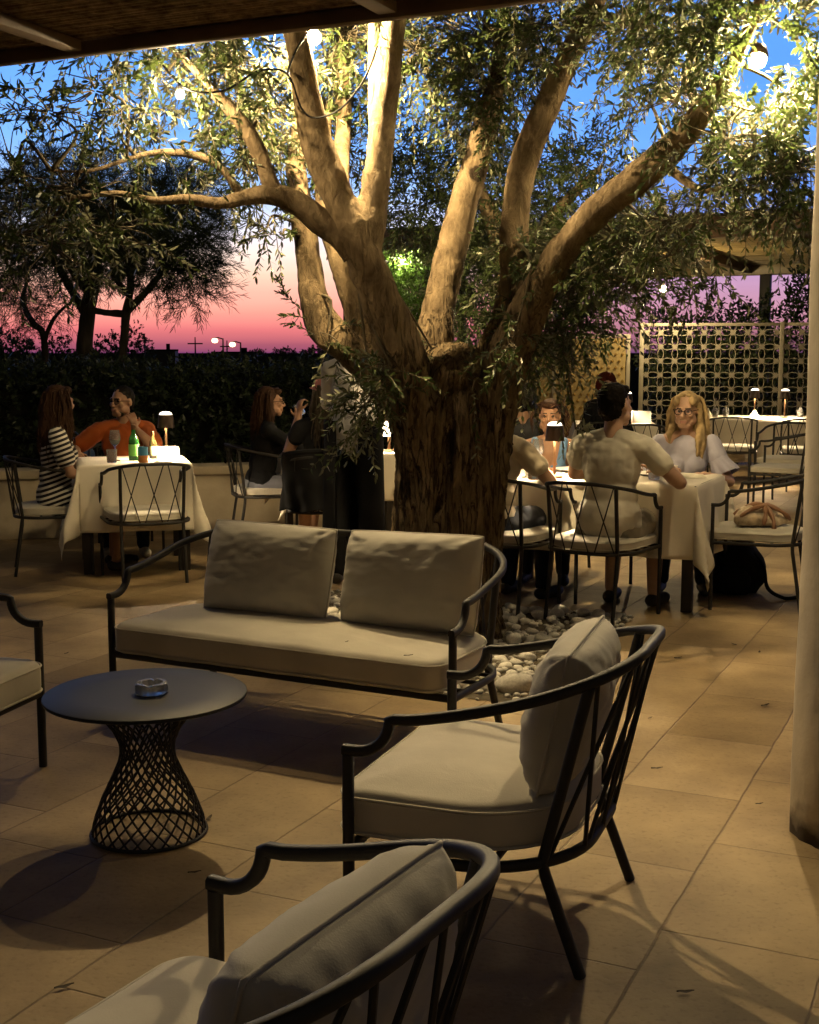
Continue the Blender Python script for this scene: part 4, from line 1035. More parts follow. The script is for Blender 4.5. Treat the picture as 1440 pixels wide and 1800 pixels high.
# ------------------------------------------------------------------ leaf engine
def leaf_mesh(name, base, d, L_, K, ll, lw, seed, mat, droop=.25, spread=55, jit=.35, up=None):
    """shoots (base, direction, length) set with K pairs of leaves, all in one mesh"""
    rg = np.random.default_rng(seed); S = len(base)
    base = np.asarray(base, float); d = np.asarray(d, float); L_ = np.asarray(L_, float)
    d /= np.linalg.norm(d, axis=1)[:, None]+1e-9
    n = S*K*2
    t = (np.arange(K)+.6)/K
    T = np.repeat(t, 2)[None, :].repeat(S, 0).reshape(-1)+rg.normal(0, .015, n)
    sid = np.repeat(np.arange(S), K*2)
    side = np.tile(np.array([1., -1.]), S*K)
    s = T*L_[sid]
    pos = base[sid]+d[sid]*s[:, None]; pos[:, 2] -= droop*s**2/ (L_[sid]+1e-6)
    tang = d[sid].copy(); tang[:, 2] -= 2*droop*T; tang /= np.linalg.norm(tang, axis=1)[:, None]
    ref = rg.normal(0, 1, (S, 3))[sid]
    # leaf pairs turn by 90 degrees along the shoot
    p1 = np.cross(tang, ref); p1 /= np.linalg.norm(p1, axis=1)[:, None]+1e-9
    p2 = np.cross(tang, p1)
    kk = np.tile(np.repeat(np.arange(K), 2), S)
    ph = kk*1.2+rg.normal(0, .4, n)
    pr = (p1*np.cos(ph)[:, None]+p2*np.sin(ph)[:, None])*side[:, None]
    al = np.radians(spread)*(1-.45*T)+rg.normal(0, .2, n)
    ax = tang*np.cos(al)[:, None]+pr*np.sin(al)[:, None]+rg.normal(0, jit*.35, (n, 3)); ax[:, 2] -= .12
    ax /= np.linalg.norm(ax, axis=1)[:, None]
    nn = tang-ax*np.sum(tang*ax, 1)[:, None]+rg.normal(0, jit, (n, 3)); nn[:, 2] += .25
    nn -= ax*np.sum(nn*ax, 1)[:, None]; nn /= np.linalg.norm(nn, axis=1)[:, None]+1e-9
    sd = np.cross(ax, nn)
    ln = ll*rg.uniform(.65, 1.2, n)*(1-.35*np.abs(T-.4)); wd = lw*rg.uniform(.75, 1.2, n)
    bend = rg.normal(-.10, .10, n)
    def P(a, w, k): return pos+ax*(a*ln)[:, None]+sd*(w*wd)[:, None]+nn*(k*bend*ln)[:, None]
    V = np.stack([P(0, 0, 0), P(.32, .5, .3), P(.72, .40, .75), P(1, 0, 1.3), P(.72, -.40, .75), P(.32, -.5, .3)], 1).reshape(-1, 3)
    me = bpy.data.meshes.new(name)
    me.vertices.add(n*6); me.vertices.foreach_set('co', V.astype(np.float32).ravel())
    o = (np.arange(n)*6)[:, None]
    lv = (o+np.array([0, 1, 5, 1, 2, 4, 5, 2, 3, 4])[None, :]).ravel()
    me.loops.add(n*10); me.loops.foreach_set('vertex_index', lv.astype(np.int32))
    me.polygons.add(n*3)
    ls = ((np.arange(n)*10)[:, None]+np.array([0, 3, 7])[None, :]).ravel(); lt = np.tile(np.array([3, 4, 3]), n)
    me.polygons.foreach_set('loop_start', ls.astype(np.int32))
    try: me.polygons.foreach_set('loop_total', lt.astype(np.int32))
    except Exception: pass
    me.update(calc_edges=True); me.validate()
    at = me.attributes.new('tint', 'FLOAT', 'POINT')
    tint = np.clip(np.repeat(rg.normal(.5, .2, n)+ np.repeat(rg.normal(0, .12, S), K*2), 6), 0, 1)
    at.data.foreach_set('value', tint.astype(np.float32))
    me.materials.append(mat); return me

# ------------------------------------------------------------------ the olive tree
tree = empty('olive_tree', (0, 0, 0)); tag(tree, 'large old olive tree with a thick furrowed trunk and many bare limbs', 'tree')
def limb(pts, seg=14, n=7, amp=.05, seed=0):
    """pts: (px, py, width px, depth) -> tube mesh data with lumpy bark"""
    P = [atY(a, b_, y) for a, b_, w, y in pts]; Rr = [w/2*y/FPX for a, b_, w, y in pts]
    return limb3(P, Rr, seg, n, amp, seed)
def limb3(P, Rr, seg=14, n=7, amp=.05, seed=0, q=None):
    path, rad = smooth_path(P, n, Rr)
    q = q or MB(); v = []; k0 = len(path)
    prev = Vector((1, 0, 0)); f = []
    for i in range(k0):
        t = (path[min(i+1, k0-1)]-path[max(i-1, 0)]).normalized()
        sd = prev-t*prev.dot(t); sd.normalize(); prev = sd; up = t.cross(sd)
        for a in range(seg):
            th = 2*math.pi*a/seg; d = sd*math.cos(th)+up*math.sin(th)
            c = path[i]+d*rad[i]
            k = 1+amp*1.6*noise.noise(c*9+Vector((seed, 0, 0)))+amp*noise.noise(c*26)+amp*2.2*max(0, noise.noise(c*5.5+Vector((0, seed, 7)))-.28)*3
            v.append(path[i]+d*rad[i]*k)
    for i in range(k0-1):
        for a in range(seg):
            b_ = (a+1) % seg; f.append((i*seg+a, i*seg+b_, (i+1)*seg+b_, (i+1)*seg+a))
    f.append(tuple(range(seg))[::-1]); f.append(tuple((k0-1)*seg+a for a in range(seg)))
    q.add(v, f); return q
BR = {
 'A': [(752, 800, 90, 6.66), (716, 660, 78, 6.56), (678, 550, 68, 6.48), (638, 445, 62, 6.42), (596, 350, 56, 6.40), (560, 260, 56, 6.38), (540, 170, 48, 6.36), (524, 70, 40, 6.34), (512, -40, 30, 6.32), (490, -180, 20, 6.4)],
 'A2': [(640, 480, 54, 6.44), (650, 395, 56, 6.44), (664, 300, 46, 6.45), (674, 210, 44, 6.46), (684, 120, 42, 6.46), (692, 30, 42, 6.46), (705, -120, 30, 6.5), (735, -260, 18, 6.6)],
 'A3': [(664, 330, 30, 6.46), (662, 240, 28, 6.52), (660, 150, 25, 6.56), (660, 60, 24, 6.58), (664, -60, 18, 6.6)],
 'B': [(700, 690, 70, 6.9), (644, 636, 56, 6.98), (590, 594, 60, 7.02), (562, 555, 54, 7.05), (548, 500, 46, 7.06), (538, 420, 42, 7.06), (526, 340, 38, 7.05), (520, 280, 32, 7.05), (530, 200, 26, 7.05), (520, 60, 18, 7.1), (500, -80, 12, 7.1)],
 'C': [(622, 450, 40, 6.43), (598, 415, 46, 6.42), (562, 388, 46, 6.40), (520, 356, 42, 6.36), (478, 342, 36, 6.32), (432, 347, 26, 6.28), (385, 357, 20, 6.22), (330, 350, 17, 6.15), (270, 352, 13, 6.1), (200, 340, 10, 6.05), (120, 350, 7, 6.0)],
 'C2': [(492, 352, 30, 6.33), (474, 318, 30, 6.32), (458, 275, 28, 6.30), (436, 232, 27, 6.27), (408, 195, 25, 6.24), (378, 164, 20, 6.2), (330, 110, 12, 6.1), (270, 60, 8, 6.0), (200, 10, 5, 5.9)],
 'C3': [(426, 350, 16, 6.28), (408, 318, 14, 6.27), (380, 288, 15, 6.25), (338, 272, 14, 6.2), (290, 268, 13, 6.15), (240, 275, 9, 6.1), (160, 300, 6, 6.0), (90, 300, 4, 5.9)],
 'D': [(668, 650, 50, 7.06), (640, 580, 40, 7.12), (612, 510, 36, 7.15), (592, 450, 33, 7.16), (572, 380, 28, 7.18), (565, 300, 22, 7.2), (580, 180, 16, 7.25)],
 'E': [(752, 690, 76, 6.98), (762, 600, 68, 7.02), (774, 530, 58, 7.06), (794, 440, 54, 7.1), (815, 360, 50, 7.12), (838, 280, 46, 7.14), (856, 210, 42, 7.14), (872, 150, 30, 7.15), (880, 60, 20, 7.2), (900, -60, 12, 7.2)],
 'F': [(846, 690, 66, 6.85), (866, 612, 50, 6.84), (890, 557, 42, 6.82), (900, 500, 42, 6.8), (902, 420, 48, 6.78), (912, 330, 48, 6.76), (930, 260, 50, 6.74), (962, 185, 44, 6.7), (1000, 100, 40, 6.66), (1040, 20, 34, 6.62), (1080, -80, 24, 6.6), (1100, -200, 14, 6.6)],
 'G': [(850, 740, 90, 6.72), (893, 630, 70, 6.66), (934, 535, 60, 6.56), (982, 450, 54, 6.46), (1050, 370, 52, 6.32), (1120, 315, 54, 6.2), (1190, 250, 48, 6.08), (1240, 190, 40, 5.98), (1290, 110, 28, 5.9), (1330, 20, 18, 5.85), (1360, -90, 12, 5.8)],
 'H': [(1150, 290, 26, 6.15), (1180, 300, 17, 6.1), (1205, 318, 15, 6.05), (1235, 335, 11, 6.0), (1270, 330, 7, 5.95)],
 'I': [(596, 365, 24, 6.62), (600, 320, 27, 6.85), (602, 250, 27, 7.15), (604, 180, 28, 7.3), (600, 110, 26, 7.4), (612, 40, 22, 7.5), (640, -60, 14, 7.5)],
}
lit = {'B', 'D', 'E', 'F', 'A3'}
limbpts = []
ROOTN = {'A': 5, 'A2': 2, 'B': 4, 'D': 3, 'E': 3, 'F': 3, 'G': 4}     # how many stations of a limb are fused into the trunk
fus = []
for k, p in BR.items():
    main = k in 'ABCDEFG'
    P = [atY(a, b_, y) for a, b_, w, y in p]; Rr = [w/2*y/FPX for a, b_, w, y in p]
    pth = smooth_path(P, 4); limbpts += [(v, i/len(pth)) for i, v in enumerate(pth)]
    r_ = ROOTN.get(k, 0)
    if r_:
        pa, ra = smooth_path(P[:r_+1], 3, Rr[:r_+1])
        for i in range(len(pa)-1): fus.append(cap(pa[i], pa[i+1], ra[i], ra[i+1], 16))
        P, Rr = P[r_-1:], Rr[r_-1:]; Rr[0] *= .9
    limb3(P, Rr, 18 if main else 12, 8, .055, ord(k[0])).build('branch', M['olivek' if k in ('B', 'E') else 'olive'], tree, 180)
# trunk: one furrowed mass that flares into the limbs
tp = [(780, 1140, 182, 6.8), (782, 1080, 172, 6.8), (786, 980, 172, 6.8), (790, 880, 174, 6.8), (795, 790, 180, 6.8), (800, 730, 184, 6.8), (800, 695, 170, 6.8), (796, 672, 130, 6.8)]
P = [atY(a, b_, y) for a, b_, w, y in tp]; Rr = [w/2*y/FPX for a, b_, w, y in tp]
pa, ra = smooth_path(P, 3, Rr)
for i in range(len(pa)-1): fus.append(cap(pa[i], pa[i+1], ra[i], ra[i+1], 24))
for k in range(7):      # buttress roots
    a = k*.9+.3; c = Vector((pa[0].x, pa[0].y, 0)); d = Vector((math.cos(a), math.sin(a), 0))
    fus.append(cap(c+d*.18+Vector((0, 0, .35)), c+d*.25+Vector((0, 0, -.02)), .07, .07, 12))
for (px, py, w, y, px2, py2, w2, y2) in ((868, 700, 60, 6.72, 842, 1050, 40, 6.74), (748, 730, 78, 6.64, 758, 1050, 40, 6.66), (728, 720, 56, 6.82, 738, 1050, 36, 6.78), (818, 700, 56, 6.62, 806, 1050, 36, 6.64)):
    fus.append(cap(atY(px, py, y), atY(px2, py2, y2), w/2*y/FPX, w2/2*y2/FPX, 16))
tm = fuse('trunk', fus, .013, 5, (M['olive'],))
ax0, ax1 = P[0], P[-2]
for v, vn_ in zip(tm.vertices, [Vector(q.vector) for q in tm.vertex_normals]):
    h = v.co.z; k = min(1, max(0, (2.0-h)/.9)); t = min(1, max(0, h/max(ax1.z, .1))); c = ax0.lerp(ax1, t)
    th = math.atan2(v.co.y-c.y, v.co.x-c.x); tw = th+.18*h
    d = noise.noise(v.co*9)*.010+noise.noise(v.co*26)*.005
    if k > 0:
        x, y = math.cos(tw), math.sin(tw); wv_ = .12*noise.noise(Vector((x*2, y*2, h*2.5)))
        x, y = math.cos(tw+wv_), math.sin(tw+wv_)
        r1 = (1-abs(noise.noise(Vector((x*5, y*5, h*.7)))*2.2))*.030
        r2 = (1-abs(noise.noise(Vector((x*12, y*12, h*1.6+5)))*2.2))*.026
        r3 = noise.noise(Vector((x*30, y*30, h*5)))*.008
        hole = math.exp(-(((th+1.67)/.10)**2+((h-1.02)/.13)**2))*.13+math.exp(-(((th+1.85)/.09)**2+((h-.72)/.08)**2))*.05+math.exp(-(((th+1.2)/.07)**2+((h-.66)/.07)**2))*.04
        d = d*(1-k)+k*(r1+r2+r3-.01-hole)
    v.co += vn_*d
tm.update(); link('trunk', tm, tree)
# sawn limb stump in the crotch
q = MB(); c0 = atY(792, 648, 6.58); sd = []
for (r_, dz) in ((.105, -.10), (.098, -.02), (.088, .028), (.075, .034), (.06, .016), (.03, -.012), (0, -.02)): sd.append((r_, dz))
q.lathe(sd, 36); 
for i, p in enumerate(q.v):
    p = Vector(p); k = 1+.16*noise.noise(p*14+Vector((2, 2, 2))); q.v[i] = (p.x*k, p.y*k, p.z+.02*noise.noise(p*20))
o = q.build('sawn_stump', M['olive'], tree, 180); o.location = c0; o.rotation_euler = (R(22), R(14), 0)

# crown: clusters (px, py, depth, radius x px, radius y px, shoots)
rg = np.random.default_rng(4)
CL = [
 (30, 300, 5.9, 80, 110, 40), (90, 200, 5.9, 90, 70, 34), (170, 160, 6.0, 90, 55, 40), (130, 330, 6.0, 120, 90, 62), (230, 220, 6.1, 100, 80, 46), (90, 430, 6.1, 110, 80, 54), (200, 400, 6.1, 90, 70, 40), (290, 130, 6.2, 110, 50, 80), (330, 250, 6.2, 90, 70, 40), (20, 410, 6.0, 60, 80, 26),
 (400, 110, 6.4, 90, 70, 88), (440, 190, 6.7, 90, 90, 100), (430, 280, 6.6, 60, 60, 44), (480, 80, 6.6, 90, 50, 84), (490, 250, 7.3, 70, 100, 90), (590, 130, 7.5, 80, 90, 120), (600, 260, 7.6, 70, 110, 110), (610, 60, 7.2, 80, 40, 70), (730, 90, 7.0, 70, 80, 74), (760, 40, 7.2, 70, 50, 50),
 (850, 60, 7.0, 80, 70, 110), (860, 150, 7.1, 70, 70, 80), (930, 50, 6.9, 80, 60, 84), (920, 150, 7.2, 60, 60, 44), (810, 130, 7.3, 60, 70, 40), (990, 40, 6.6, 60, 60, 40), (870, 230, 7.2, 60, 50, 46),
 (1110, 40, 6.3, 90, 60, 90), (1170, 100, 6.2, 80, 50, 60), (1220, 50, 6.0, 90, 60, 100), (1200, 160, 6.1, 100, 60, 60), (1300, 60, 5.9, 80, 70, 90), (1390, 60, 5.8, 90, 90, 110), (1400, 180, 5.8, 80, 80, 96), (1340, 200, 5.9, 80, 80, 90), (1280, 240, 5.9, 90, 60, 70), (1410, 290, 5.8, 70, 70, 70), (1350, 310, 5.9, 100, 55, 54), (1260, 320, 6.1, 90, 40, 28), (1110, 170, 6.3, 35, 40, 8),
 (1390, 370, 5.9, 80, 40, 24), (1290, 380, 6.1, 90, 40, 24), (1180, 390, 6.3, 100, 50, 54), (1090, 430, 6.5, 90, 55, 84), (1010, 500, 6.7, 80, 60, 90), (1100, 500, 6.6, 90, 45, 50), (1180, 450, 6.4, 80, 35, 18), (950, 570, 6.8, 60, 60, 70), (1010, 575, 6.8, 60, 35, 26), (935, 620, 6.9, 45, 40, 24), (985, 640, 7.0, 50, 35, 14), (920, 460, 6.9, 50, 60, 50), (1240, 500, 6.4, 50, 40, 6), (900, 600, 6.4, 40, 40, 16),
 (470, 400, 6.8, 50, 35, 9), (500, 420, 6.9, 30, 30, 5), (655, 690, 6.55, 40, 45, 46), (640, 740, 6.5, 30, 35, 16), (575, 585, 6.9, 30, 25, 7), (690, 650, 6.4, 30, 40, 18), (1012, 755, 6.8, 16, 22, 3), (760, 615, 6.6, 30, 20, 8), (830, 690, 6.5, 20, 20, 4),
 (160, 60, 5.8, 120, 40, 30), (350, 30, 6.0, 120, 60, 50), (560, -30, 6.3, 180, 70, 70), (900, -90, 6.6, 250, 90, 100), (1250, -90, 5.9, 220, 90, 110),
]
SB, SD, SLn = [], [], []; tw = MB(); TW = []
LP = np.array([[*p[0]] for p in limbpts]); LT = np.array([p[1] for p in limbpts])
for (px, py, Y, rx, ry, n) in CL:
    n = int(n*(.50 if px < 380 and py > 100 else .68 if px < 620 else .68 if px > 1080 and py > 140 else .8))
    c = atY(px, py, Y); a, b_, dpt = rx*Y/FPX, ry*Y/FPX, max(rx, ry)*Y/FPX*1.0
    dist = np.linalg.norm(LP-np.array(c), axis=1)+np.where(LT < .35, .6, 0); j = int(np.argmin(dist)); root = Vector(LP[j])
    mid = root.lerp(c, .5)+Vector(rg.normal(0, .05, 3)); mid.z += .05
    tw.tube(smooth_path([root, mid, c], 5), [.011*(1-.06*i) for i in range(11)], seg=5)
    for k in range(n):
        u = rg.normal(0, 1, 3); u /= np.linalg.norm(u); rr_ = rg.uniform(.15, 1)**.5
        p = Vector((c.x+u[0]*a*rr_, c.y+u[1]*dpt*rr_, c.z+u[2]*b_*rr_))
        d = Vector(u*.9)+Vector(rg.normal(0, .45, 3))+Vector((0, 0, -.05)); d.normalize()
        L_ = rg.uniform(.13, .30)
        SB.append(p); SD.append(d); SLn.append(L_)
        TW.append((c, c.lerp(p, .5)+Vector(rg.normal(0, .02, 3))))
# loose hanging sprigs
for (px, py, Y, dx, dy, L_) in ((555, 590, 6.9, -1, .75, .22), (530, 545, 6.9, -.7, .8, .2), (505, 525, 6.9, -.3, 1, .16), (540, 560, 6.88, -.8, .3, .14), (600, 600, 7, -.2, -.9, .3), (455, 375, 6.7, .3, -1, .28), (480, 380, 6.8, .2, -1, .25), (440, 365, 6.7, -.2, -1, .2), (1080, 180, 6.3, -.2, -1, .35), (1110, 230, 6.3, .1, -1, .3), (1215, 480, 6.4, .2, -1, .3), (1195, 500, 6.4, -.2, -1, .22), (1260, 470, 6.3, -.3, -1, .18),
      (670, 640, 6.5, .2, -1, .25), (650, 720, 6.5, .1, -1, .2), (985, 700, 7, .1, -1, .25), (620, 660, 6.6, -.3, -1, .22), (635, 650, 6.55, -.2, -1, .26), (1000, 190, 6.7, .2, -1, .3), (1110, 130, 6.2, .0, -1, .34), (800, 560, 6.9, .3, .9, .2)):
    SB.append(atY(px, py, Y)); SD.append(Vector((dx, rg.normal(0, .3), dy))); SLn.append(L_)
    p = SB[-1]; d = SD[-1].normalized(); tw.tube([p, p+d*L_*.5-Vector((0, 0, .06*L_)), p+d*L_*.95-Vector((0, 0, .25*L_))], [.003, .0024, .0014], seg=3)
LIGHTS = [atY(552, 66, 6.40), atY(1332, 106, 5.93), atY(317, 166, 5.95)]
_keep = []
for i, p in enumerate(SB):
    e = Vector(p)+Vector(SD[i]).normalized()*SLn[i]*.6; ok = True
    for l, r_ in zip(LIGHTS, (.30, .17, .12)):
        for c in (Vector(p), e):
            v_ = (CP-l).normalized(); t_ = (c-l).dot(v_)
            if (c-l).length < r_ or (0 < t_ < 1.2 and ((c-l)-v_*t_).length < .09): ok = False
    if ok: _keep.append(i)
for i in _keep:
    if i >= len(TW): continue
    c, m_ = TW[i]; p, d, L_ = SB[i], SD[i], SLn[i]; e = p+d*L_*.95; e.z -= .28*L_*.9
    if (p-c).length > .03 and all((c-l).length > .35 and (m_-l).length > .30 for l in LIGHTS): tw.tube([c.lerp(p, .15), m_, p], [.0042, .0034, .0026], seg=3)
    tw.tube([p, p+d*L_*.5-Vector((0, 0, .07*L_)), e], [.0026, .002, .0012], seg=3)
SB = [SB[i] for i in _keep]; SD = [SD[i] for i in _keep]; SLn = [SLn[i] for i in _keep]
lm = leaf_mesh('crown', [tuple(p) for p in SB], [tuple(p) for p in SD], SLn, 11, .051, .0128, 2, M['leaf'], droop=.28)
link('crown', lm, tree)
tw.build('twigs', M['twig'], tree, 180)

# ------------------------------------------------------------------ a second olive beyond
def far_tree(name, label, base, clusters, trunk, leaf, ll, lw, K=8, L0=(.2, .4), seed=1, mat=None, group='trees beyond the terrace', droop=.2):
    t = empty(name, (0, 0, 0)); tag(t, label, 'tree', group); rg = np.random.default_rng(seed); q = MB()
    for path, rr_ in trunk: limb3([Vector(p) for p in path], rr_, 10, 6, .06, seed, q)
    q.build('trunk', mat or M['branch'], t, 180)
    B, D, L_ = [], [], []
    for (px, py, Y, rx, ry, n) in clusters:
        c = atY(px, py, Y); a, b_ = rx*Y/FPX, ry*Y/FPX; dp = max(a, b_)
        for k in range(n):
            u = rg.normal(0, 1, 3); u /= np.linalg.norm(u); r_ = rg.uniform(.1, 1)**.45
            B.append((c.x+u[0]*a*r_, c.y+u[1]*dp*r_, c.z+u[2]*b_*r_)); d = u+rg.normal(0, .4, 3); D.append(d); L_.append(rg.uniform(*L0))
    link('crown', leaf_mesh('crown', B, D, L_, K, ll, lw, seed, leaf, droop=droop), t); return t
b0 = atY(925, 640, 10.8); b0.z = 0
c1 = atY(890, 480, 10.8); c2 = atY(840, 330, 10.8); c3 = atY(990, 360, 10.8)
far_tree('olive_tree', 'second olive tree behind the limbs of the big one, its dense crown filling the gaps', None,
  [(740, 300, 11, 70, 70, 130), (720, 380, 11, 40, 50, 60), (790, 250, 11, 80, 60, 90), (770, 360, 11.3, 80, 70, 160), (850, 330, 11, 80, 80, 180), (850, 440, 11, 80, 70, 170), (930, 350, 11, 90, 80, 180), (950, 300, 10.8, 80, 60, 90), (1030, 360, 10.7, 90, 60, 140), (1060, 300, 10.6, 80, 40, 60), (940, 450, 10.9, 90, 80, 170), (850, 540, 11, 60, 70, 150), (820, 520, 11, 60, 80, 150), (870, 590, 11, 50, 40, 60), (980, 520, 10.8, 100, 60, 150), (1050, 460, 10.7, 100, 60, 130), (1070, 520, 10.6, 50, 30, 30), (1130, 430, 10.5, 70, 60, 70), (920, 600, 10.9, 50, 40, 40), (1000, 270, 10.8, 60, 40, 30), (700, 250, 11.2, 40, 60, 50)],
  [([b0, c1, c2, atY(800, 230, 10.9)], [.13, .10, .06, .02]), ([c1, c3, atY(1060, 290, 10.7)], [.08, .05, .015])], M['leafd'], .062, .015, seed=8)
# lamplit weeping bush beyond the trunk
b0 = atY(720, 560, 15); g0 = Vector((b0.x, b0.y, 0))
far_tree('weeping_tree', 'bright green lamplit tree glimpsed between the olive limbs under the awning', None,
  [(709, 462, 14.6, 22, 22, 60), (715, 500, 15, 45, 60, 420), (700, 570, 15, 40, 40, 200), (745, 540, 15.2, 45, 60, 260), (685, 470, 15, 30, 30, 120), (760, 480, 15.2, 40, 40, 120), (720, 600, 15.4, 60, 40, 200)],
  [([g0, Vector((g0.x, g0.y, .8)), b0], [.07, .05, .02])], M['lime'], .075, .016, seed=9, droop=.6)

# ------------------------------------------------------------------ pines on the left
def pine(label, trunk, clusters, seed):
    t = empty('pine_tree', (0, 0, 0)); tag(t, label, 'tree', 'pine trees beyond the hedge'); rg = np.random.default_rng(seed); q = MB()
    for path, rr_ in trunk: limb3([atY(*p) for p in path], rr_, 9, 6, .08, seed, q)
    q.build('trunk', M['dkbark'], t, 180)
    B, D, L_ = [], [], []
    for (px, py, Y, rx, ry, n) in clusters:
        c = atY(px, py, Y); a, b_ = rx*Y/FPX, ry*Y/FPX; dp = a
        for k in range(int(n*(1.15 if py < 345 else 1.8))):
            u = rg.normal(0, 1, 3); u /= np.linalg.norm(u); r_ = rg.uniform(.05, 1)**.4
            B.append((c.x+u[0]*a*r_, c.y+u[1]*dp*r_, c.z+u[2]*b_*r_)); D.append(u*np.array([1, 1, .6])+rg.normal(0, .3, 3)+np.array([0, 0, .15])); L_.append(rg.uniform(.2, .42))
    link('crown', leaf_mesh('crown', B, D, L_, 15, .13, .0068, seed, M['needle'], droop=.12, spread=48), t); return t
M['dkbark'] = barkmat('pine_bark', (.012, .010, .007), (.05, .04, .028), scale=8)
Yp = 16
g = lambda px: atY(px, 760, Yp)
pine('pine with a leaning trunk and a broad dark crown beyond the hedge', [([(148, 800, Yp), (150, 700, Yp), (148, 620, Yp), (156, 540, Yp), (168, 470, Yp), (160, 400, Yp), (150, 330, Yp)], [.12, .11, .10, .095, .085, .06, .03]), ([(152, 555, Yp), (120, 500, Yp), (90, 450, Yp), (60, 400, Yp)], [.06, .05, .04, .02]), ([(160, 520, Yp), (120, 460, Yp), (130, 380, Yp)], [.05, .04, .02])],
     [(110, 380, Yp, 120, 70, 210), (40, 400, Yp, 80, 70, 130), (60, 320, Yp, 90, 60, 130), (160, 320, Yp, 100, 60, 150), (170, 420, Yp, 90, 60, 130), (60, 470, Yp, 80, 45, 70), (10, 450, Yp, 50, 70, 60), (130, 480, Yp, 60, 35, 36)], 21)
pine('slimmer pine right of the leaning one, feathery crown against the sunset', [([(214, 800, 15.4), (212, 680, 15.4), (218, 600, 15.4), (222, 550, 15.4), (230, 500, 15.4), (225, 430, 15.4), (240, 350, 15.4)], [.055, .05, .05, .05, .045, .035, .02]), ([(222, 548, 15.4), (260, 510, 15.4), (300, 460, 15.4), (340, 420, 15.4)], [.05, .04, .03, .015]), ([(218, 552, 15.4), (190, 550, 15.4), (160, 545, 15.4)], [.045, .04, .04]), ([(226, 520, 15.4), (200, 480, 15.4), (190, 420, 15.4)], [.035, .03, .015])],
     [(250, 400, 15.4, 110, 70, 210), (310, 370, 15.4, 80, 70, 160), (330, 440, 15.4, 60, 60, 110), (230, 330, 15.4, 110, 50, 140), (340, 330, 15.4, 50, 40, 60), (270, 470, 15.4, 80, 40, 80), (340, 500, 15.4, 45, 40, 44), (190, 450, 15.4, 60, 50, 70)], 22)
pine('bare twiggy young pine at the left edge of the photo, under the leaning pine', [([(80, 760, 19), (78, 600, 19), (60, 570, 19), (40, 530, 19), (50, 490, 19)], [.06, .05, .045, .035, .02]), ([(78, 600, 19), (95, 560, 19), (125, 530, 19)], [.04, .03, .015])],
     [(30, 540, 19, 60, 50, 34), (90, 540, 19, 50, 35, 22), (20, 500, 19, 50, 50, 36), (10, 570, 19, 50, 30, 26)], 23)

# ------------------------------------------------------------------ hedge
hd = empty('hedge', (0, 0, 0)); tag(hd, 'tall dark clipped hedge behind the low wall on the left', 'hedge')
hv = Vector((.975, .22, 0)).normalized(); hp = Vector((-.9, 12.6, 0)); hn = Vector((-hv.y, hv.x, 0))
q = MB(); q.box((-1.7, .55, .62), (7.6, .85, 1.12), bev=.1); o = q.build('dark_core', M['dark'], hd); o.location = hp; o.rotation_euler = (0, 0, math.atan2(hv.y, hv.x))  # solid dark box as core, fills the hedge behind its leaves
B, D, L_ = [], [], []
for k in range(3000):
    a = rg.uniform(-5.6, 2.1); z = rg.uniform(0, 1); top = 1.31+.09*noise.noise(Vector((a*1.6, 0, 0)))+.10*max(0, a+.3)*.5
    if rg.random() < .4: zz, dd = top-abs(rg.normal(0, .05)), rg.uniform(0, 1.1)
    else: zz, dd = z*top, rg.normal(.03, .06)
    p = hp+hv*a+hn*dd; B.append((p.x, p.y, zz)); D.append((rg.normal(-hn.x, .6)*.6, rg.normal(-hn.y, .6)*.6, rg.normal(.5, .5))); L_.append(rg.uniform(.12, .26))
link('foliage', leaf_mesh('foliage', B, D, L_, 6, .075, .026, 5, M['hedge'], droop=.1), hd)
hb2 = empty('hedge', (0, 0, 0)); tag(hb2, 'dark planting seen through the pierced screen on the right', 'hedge')
B, D, L_ = [], [], []; h0 = Vector((3.3, 17.7, 0)); h1 = Vector((7.2, 16.3, 0)); q = MB()
for k in range(9): p = h0.lerp(h1, (k+.5)/9); q.tube([p, p+Vector((.05, .05, .8)), p+Vector((-.04, 0, 1.5))], [.03, .025, .01], seg=6)
q.build('stems', M['dkbark'], hb2)
for k in range(2200):
    p = h0.lerp(h1, rg.uniform(0, 1)); z = rg.uniform(0, 1)*(1.72+.12*noise.noise(p*1.3)); B.append((p.x+rg.normal(0, .05), p.y+rg.uniform(-.2, .5), z)); D.append((rg.normal(0, .6), -.4+rg.normal(0, .5), rg.normal(.4, .5))); L_.append(rg.uniform(.15, .3))
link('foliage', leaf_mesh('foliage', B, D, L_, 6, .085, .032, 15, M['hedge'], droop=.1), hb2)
# shrubs behind the right screen
def shrub(px0, px1, Y, pytop, n, seed, label):
    t = empty('shrub', (0, 0, 0)); tag(t, label, 'shrub', 'shrubs beyond the screens'); B, D, L_ = [], [], []; r2 = np.random.default_rng(seed)
    q = MB(); a0 = atY((px0+px1)/2, 800, Y); q.tube([(a0.x, a0.y, 0), (a0.x+.05, a0.y, 1.0), (a0.x, a0.y, 1.8)], [.04, .03, .012], seg=6); q.build('stem', M['dkbark'], t)
    for k in range(n):
        x = r2.uniform(px0, px1); e = 1-abs((x-(px0+px1)/2)/((px1-px0)/2))**2*.5
        h0 = 640; y = h0-(h0-pytop)*e*r2.uniform(0, 1)**.7; p = atY(x, y, Y+r2.normal(0, .2)); B.append(tuple(p)); D.append((r2.normal(0, .5), r2.normal(0, .3), .8)); L_.append(r2.uniform(.2, .45))
    link('foliage', leaf_mesh('foliage', B, D, L_, 6, .10, .035, seed, M['hedge'], droop=.1), t)
shrub(1200, 1300, 18.6, 545, 90, 31, 'shrub tops rising above the pierced screen, left of the dark post')
shrub(1290, 1370, 18.4, 540, 70, 32, 'shrub tops rising above the pierced screen, at the foot of the dark post')
